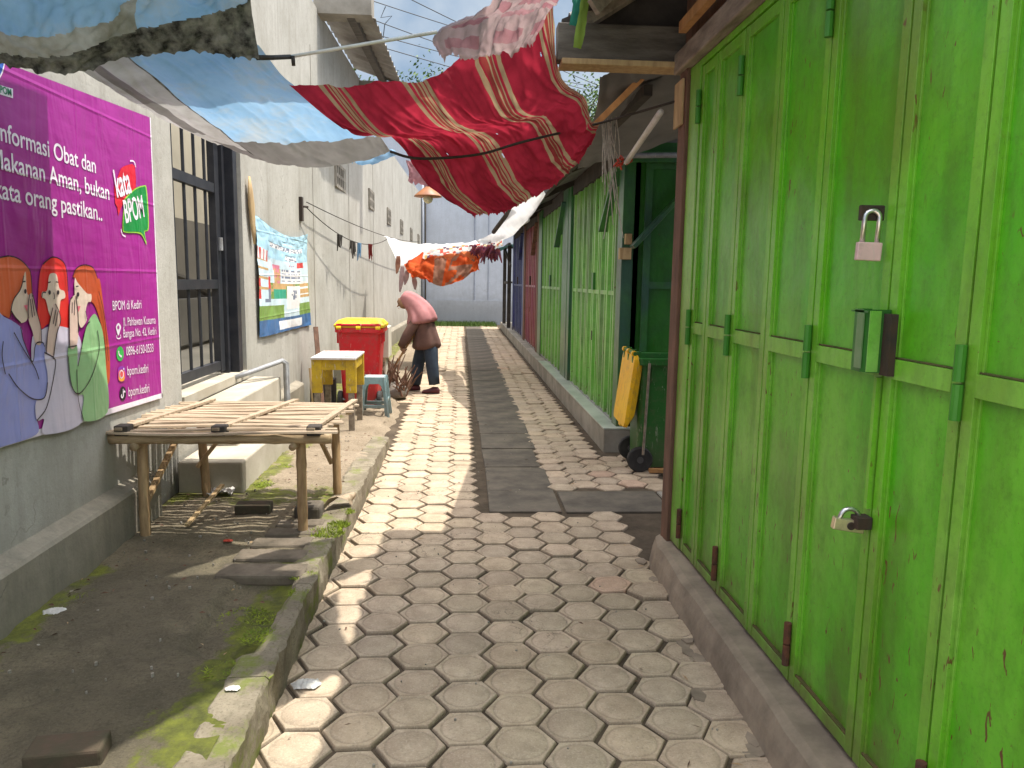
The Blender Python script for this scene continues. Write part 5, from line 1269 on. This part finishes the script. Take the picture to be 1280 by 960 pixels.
wheelie(-1.12, 8.72, .04, R_(180), M['bin_red'], M['yellow_lid'], 'red wheelie bin with closed yellow lid by the pale wall', sc_=1.02)
gb = wheelie(1.655, 6.0, .0, R_(87), M['bin_green'], M['bin_yellow'], 'dark green wheelie bin with its yellow lid hanging open', lid_open=True, sc_=1.02)
m = MB(); p = Vector((1.40, 5.79, .85)); m.tube([(1.475, 5.735, .88), (1.455, 5.75, .15)], .011, 8); tag(m.build('lean_stick', M['wood_grey']), 'thin grey stick leaning on the green wheelie bin', 'stick')
m = MB(); m.bar((1.50, 5.72, .03), (1.80, 5.70, .03), .04, .03); tag(m.build('wood_offcut', M['wood_tan']), 'short tan wood offcut lying under the green wheelie bin', 'offcut')
# clutter by the wall behind table and bin
m = MB(); m.bar((-1.62, 8.45, .04), (-1.66, 8.5, .50), .14, .02, (1, 0, 0)); tag(m.build('plank', M['wood_pale']), 'pale plank leaning on the wall behind the yellow table', 'plank')
m = MB(); m.bar((-1.50, 8.30, .04), (-1.62, 8.62, .95), .05, .03); tag(m.build('leaning_stick', M['wood_brown']), 'brown stick leaning on the wall left of the red bin', 'stick')
m = MB(); m.box(-1.66, -1.45, 8.42, 8.95, .04, .34); tag(m.build('wood_crate', M['dark_timber'], bevel=.01), 'dark crate tucked between the wall and the red bin', 'crate')
m = MB(); m.box(-.96, -.86, 9.2, 9.6, .55, .92, Matrix.Translation((0, 0, 0))); m.box(-.93, -.90, 9.25, 9.55, .04, .56)
tag(m.build('board_sign', M['white_board'], bevel=.006), 'cream board standing just right of the red bin', 'board')
m = MB(); m.bar((-1.20, 8.6, .995), (-1.06, 8.66, 1.0), .05, .03); m.bar((-1.16, 8.74, 1.0), (-1.00, 8.70, 1.005), .03, .03); tag(m.build('wood_scrap', M['wood_pale']), 'pale wood scraps lying on the yellow bin lid', 'scrap')
m = MB(); rs = random.Random(71)
for k in range(70):
    a = Vector((rs.uniform(-.98, -.66), rs.uniform(9.3, 9.9), .05)); d = Vector((rs.uniform(-.2, .2), rs.uniform(-.25, .25), rs.uniform(.1, .5)))
    m.tube([a, a+d*.5+Vector((0, 0, .03)), a+d], [.012, .01, .006], 5)
tag(m.build('branch_heap', M['wood_brown']), 'heap of dry sticks between the red bin and the bent person', 'heap')
m = MB(); n = 14; rings = []
for j, (r, z) in enumerate(((.17, .03), (.19, .08), (.17, .14), (.12, .19), (.04, .21))):
    rings.append([(-.83+r*math.cos(k*2*math.pi/n)*(1+.12*noise.noise(Vector((k, j, 1)))), 9.5+r*1.1*math.sin(k*2*math.pi/n)*(1+.12*noise.noise(Vector((k, j, 4)))), z) for k in range(n)])
m.loft(rings); tag(m.build('rubbish_sack', pm('grey_sack', (.22, .19, .16), (.13, .11, .09), 8, .8, .5, 30), smooth=True), 'grey rubbish sack on the ground in front of the bent person', 'sack')

# ================================================================== PERSON sweeping
pe_ = thing('person', (-.45, 10.05, 0), 'person in pink headscarf and brown jacket bending to sweep', 'person')
def W(px, py, d=10.05): return at(px, py, d)
def skin(name, nodes, edges, mat, parent, sub=2, root=0):
    me = bpy.data.meshes.new(name); me.from_pydata([n[0] for n in nodes], edges, []); me.materials.append(mat)
    for p in me.polygons: p.use_smooth = True
    o = bpy.data.objects.new(name, me); link(o, parent)
    sk = o.modifiers.new('skin', 'SKIN'); sk.use_smooth_shade = True
    lay = me.skin_vertices[0] if me.skin_vertices else None
    if lay is None:
        bpy.context.view_layer.objects.active = o; bpy.ops.mesh.customdata_skin_add(); lay = me.skin_vertices[0]
    for i, n in enumerate(nodes):
        r = n[1]; lay.data[i].radius = (r, r) if not isinstance(r, tuple) else r
        lay.data[i].use_root = (i == root)
    sb = o.modifiers.new('sub', 'SUBSURF'); sb.levels = sub; sb.render_levels = sub
    return o
NY, FY = 9.93, 10.17                 # near (left) and far (right) side
hip = W(536, 418); chest = W(529, 392); neck = W(520, 383); head = W(508, 374)
headf = W(503, 377)
kN, aN, tN = W(540, 455, NY), W(543, 482, NY), W(538, 488, NY)
kF, aF, tF = W(523, 453, FY), W(519, 482, FY), W(511, 486, FY)
hN, hF = W(537, 422, NY+.06), W(533, 421, FY-.05)
sN, sF = W(525, 394, NY), W(525, 388, FY+.06)
eN, eF = W(509, 419, NY-.04), W(513, 412, FY+.08)
wN, wF = W(500, 435, NY-.02), W(506, 425, FY-.04)
body = skin('body', [(hip, .11), (chest, .09), (neck, .05), (head, .085), (sN, .05), (eN, .038), (wN, .026), (sF, .05), (eF, .038), (wF, .026), (hN, .08), (kN, .055), (aN, .035), (hF, .08), (kF, .055), (aF, .035), (W(507, 376), .082)],
            [(0, 1), (1, 2), (2, 3), (3, 16), (1, 4), (4, 5), (5, 6), (1, 7), (7, 8), (8, 9), (0, 10), (10, 11), (11, 12), (0, 13), (13, 14), (14, 15)], M['skin'], pe_)
def ring(c, ax, r1, r2, n=18, jit=0, sd=0, fold=0):
    ax = Vector(ax).normalized(); yv = Vector((0, 1, 0)); yv = (yv-ax*yv.dot(ax)).normalized(); xv = yv.cross(ax)
    F2 = lambda k: 1+fold*math.sin(k*2*math.pi/n*7+sd*.5)+fold*.6*math.sin(k*2*math.pi/n*11+2+sd)
    return [c+(xv*r1*math.cos(k*2*math.pi/n)*(1+jit*noise.noise(Vector((k*.8, sd, 0))))+yv*r2*math.sin(k*2*math.pi/n)*(1+jit*noise.noise(Vector((k*.8, sd, 5)))))*F2(k) for k in range(n)]
# jacket: torso loft and two sleeves
path = [(W(521, 385), .07, .10), (W(526, 389), .115, .17), (W(530, 402), .135, .185), (W(532, 417), .155, .19), (W(533.5, 428), .19, .20), (W(534, 438), .215, .215)]
m = MB(); R = []
for i, (c, r1, r2) in enumerate(path):
    ax = path[min(i+1, 5)][0]-path[max(i-1, 0)][0]; R.append(ring(c, ax, r1, r2, 40, 0, i*.6, (0, .01, .02, .03, .04, .05)[i]))
m.loft(R); jk = m.build('jacket', M['jacket'], pe_, smooth=True); jk.modifiers.new('s', 'SUBSURF').render_levels = 1
for (s_, e_, w_) in ((sN, eN, wN), (sF, eF, wF)):
    m = MB(); q = [s_, s_.lerp(e_, .5), e_, e_.lerp(w_, .5), w_.lerp(e_, .12)]; rr_ = [.06, .07, .066, .056, .047]
    m.tube(q, rr_, 12); m.build('sleeve', M['jacket'], jk, smooth=True)
# trousers
for (a, k_, b2) in ((hN, kN, aN), (hF, kF, aF)):
    m = MB(); q = [a+Vector((0, 0, .015)), a, a.lerp(k_, .5), k_, k_.lerp(b2, .5), b2+Vector((0, 0, .02))]; m.tube(q, [.07, .095, .096, .083, .078, .072], 14); m.build('trouser_leg', M['jeans'], pe_, smooth=True)
# shoes
for a, t_ in ((aN, tN), (aF, tF)):
    d = Vector((t_.x-a.x, t_.y-a.y, 0)).normalized(); m = MB(); R = []
    for f, w_, h_ in ((-.07, .03, .05), (-.05, .042, .085), (.02, .045, .09), (.08, .048, .06), (.14, .042, .045), (.165, .02, .03)):
        c = Vector((a.x, a.y, 0))+d*f; n_ = Vector((-d.y, d.x, 0))
        R.append([c+n_*w_*math.cos(k*math.pi/5)+Vector((0, 0, .004+h_*.5+h_*.5*math.sin(k*math.pi/5))) for k in range(10)])
    m.loft(R); m.build('shoe', M['shoe'], pe_, smooth=True)
# headscarf: hood over the head and cape over the shoulders
m = MB(); fwd = (headf-W(513, 370)).normalized()
hoodc = W(509, 374)
path = [(W(502, 369), .055, .05), (W(503.5, 370), .085, .08), (W(508, 373), .115, .105), (W(515, 377), .125, .115), (W(521, 383), .15, .16), (W(526, 391), .185, .215), (W(528, 399), .205, .235), (W(529, 405), .215, .24)]
R = []
for i, (c, r1, r2) in enumerate(path):
    ax = path[min(i+1, 7)][0]-path[max(i-1, 0)][0]; R.append(ring(c, ax, r1, r2, 44, 0, i*.7, (0, .01, .015, .02, .03, .045, .055, .065)[i]))
m.loft(R); hj = m.build('headscarf', M['hijab'], pe_, smooth=True); hj.modifiers.new('s', 'SUBSURF').render_levels = 1
# face in the opening of the scarf
fc = W(503.5, 378); m = MB(); m.lathe([(.02, -.085), (.055, -.06), (.07, -.01), (.066, .04), (.03, .07)], Matrix.Translation(fc) @ Matrix.Rotation(R_(-25), 4, 'Y'), 14); m.build('face', M['skin'], pe_, smooth=True)
fd = Vector((-.85, -.1, -.5)).normalized(); sd_ = Vector((0, 1, 0))
m = MB(); m.loft([[fc+fd*.06+sd_*.012*a+Vector((0, 0, b2)) for a, b2 in ((-1, -.02), (1, -.02), (.5, .02), (-.5, .02))], [fc+fd*.09+sd_*.008*a+Vector((0, 0, b2)) for a, b2 in ((-1, -.022), (1, -.022), (.5, -.01), (-.5, -.01))]]); m.build('nose', M['skin'], pe_)
for s_ in (-1, 1):
    m = MB(); m.lathe([(.002, -.008), (.009, 0), (.002, .008)], Matrix.Translation(fc+fd*.064+sd_*.028*s_+Vector((0, 0, .02))), 8); m.build('eye', M['wire'], pe_)
m = MB(); m.box(-.006, .006, -.02, .02, -.005, .005, Matrix.Translation(fc+fd*.062+Vector((0, 0, -.045)))); m.build('mouth', M['pink_brass'], pe_)
# broom
bt, bb = W(521, 413, 10.0), W(487, 468, 9.85)
bd = (bb-bt).normalized()
# hands closed on the handle
for w_, nm_ in ((wN, 0), (wF, 1)):
    hp = bt+bd*((w_-bt).dot(bd)); hd = (hp-w_)
    pl = w_.lerp(hp, .55); nodes = [(w_, .026), (pl, (.034, .022))]; edges = [(0, 1)]
    base = hp-hd.normalized()*.02
    sidev = bd
    for k in range(4):
        o_ = sidev*(k-1.5)*.02; L = (.034, .04, .038, .03)[k]; hv = hd.normalized() if hd.length > .01 else Vector((-1, 0, 0)); pv = hv.cross(bd).normalized()
        i0 = len(nodes); nodes += [(hp+o_-pv*.022, .0095), (hp+o_+hv*.024, .009), (hp+o_+pv*.022+hv*.006, .008)]
        edges += [(1, i0), (i0, i0+1), (i0+1, i0+2)]
    i0 = len(nodes); nodes += [(pl-bd*.03+pv*.02, .0105), (hp-bd*.045+pv*.024, .009)]; edges += [(1, i0), (i0, i0+1)]
    skin('hand', nodes, edges, M['skin'], body, 1, 1)
br = thing('broom', bb, 'stick broom held by the bending person', 'broom')
m = MB(); m.tube([bt, bt.lerp(bb, .5)+Vector((0, 0, .006)), bb], .015, 8); m.build('handle', M['wood_tan'], br, smooth=True)
m = MB(); rs = random.Random(81); tip = Vector((bb.x-.12, bb.y-.05, .02))
for k in range(60):
    q = Vector((rs.gauss(0, .05), rs.gauss(0, .05), 0)); m.tube([bb+q*.15, bb.lerp(tip, .5)+q*.6, Vector((tip.x+q.x*1.6, tip.y+q.y*1.6, .012))], .004, 4)
m.build('bristles', M['wood_brown'], br)

# ================================================================== BEYOND: trees and cables
def tree(x, y, h, cr0, label, seed):
    r = random.Random(seed); e = thing('tree', (x, y, 0), label, 'tree', 'trees beyond the end wall')
    m = MB(); top = Vector((x+r.uniform(-.3, .3), y, h*.8)); m.tube([(x, y, 0), (x+.1, y, h*.4), top], [.22, .16, .05], 8)
    L = []
    for k in range(16):
        a = r.uniform(0, 6.28); b = Vector((x, y, h*r.uniform(.42, .75))); t_ = b+Vector((math.cos(a)*cr0*r.uniform(.5, 1), math.sin(a)*cr0*r.uniform(.5, 1), r.uniform(.3, 1.6)))
        m.tube([b, b.lerp(t_, .5)+Vector((0, 0, .2)), t_], [.07, .04, .015], 5); L.append(t_); L.append(b.lerp(t_, .6))
    L.append(top)
    m.build('trunk', M['bark'], e)
    m = MB()
    for c in L:
        for _ in range(300):
            d = Vector((r.gauss(0, 1), r.gauss(0, 1), r.gauss(0, .7)))*cr0*.24; p = c+d
            n = Vector((r.gauss(0, 1), r.gauss(0, 1), r.gauss(0, 1)+.8)).normalized(); a = n.orthogonal().normalized(); b = n.cross(a); s_ = r.uniform(.05, .11)
            m.poly((p-a*s_, p+b*s_*.45, p+a*s_, p-b*s_*.45))
    m.build('crown', M['leaf'], e)
tree(-2.6, 32, 10.4, 2.4, 'leafy tree rising behind the far wall on the left', 91)
tree(.6, 34, 10.8, 2.6, 'leafy tree rising behind the middle of the far wall', 92)
tree(4.6, 31, 10.4, 2.8, 'leafy tree glimpsed under the kiosk eave on the right', 93)
cb = [((440, -20), (620, 40)), ((455, 8), (600, 62)), ((455, 40), (640, 95)), ((460, 28), (610, 70)), ((500, -20), (640, 50))]
for i, (a, b2) in enumerate(cb):
    A, B = at(*a, 20), at(*b2, 24); d = (B-A); m = MB(); m.tube(sag(A-d*1.5, B+d*1.5, .25, 24), .012, 5)
    tag(m.build('overhead_cable', M['wire']), 'thin black cable strung across the sky', 'cable', 'cables crossing the sky')
m = MB(); m.tube([at(478, 55, 21), at(481, 30, 21), at(490, 20, 21), at(476, 22, 21), at(482, 8, 21)], .012, 5); tag(m.build('cable_loop', M['wire']), 'tangled loop of cable hanging in the sky by the eave', 'cable')
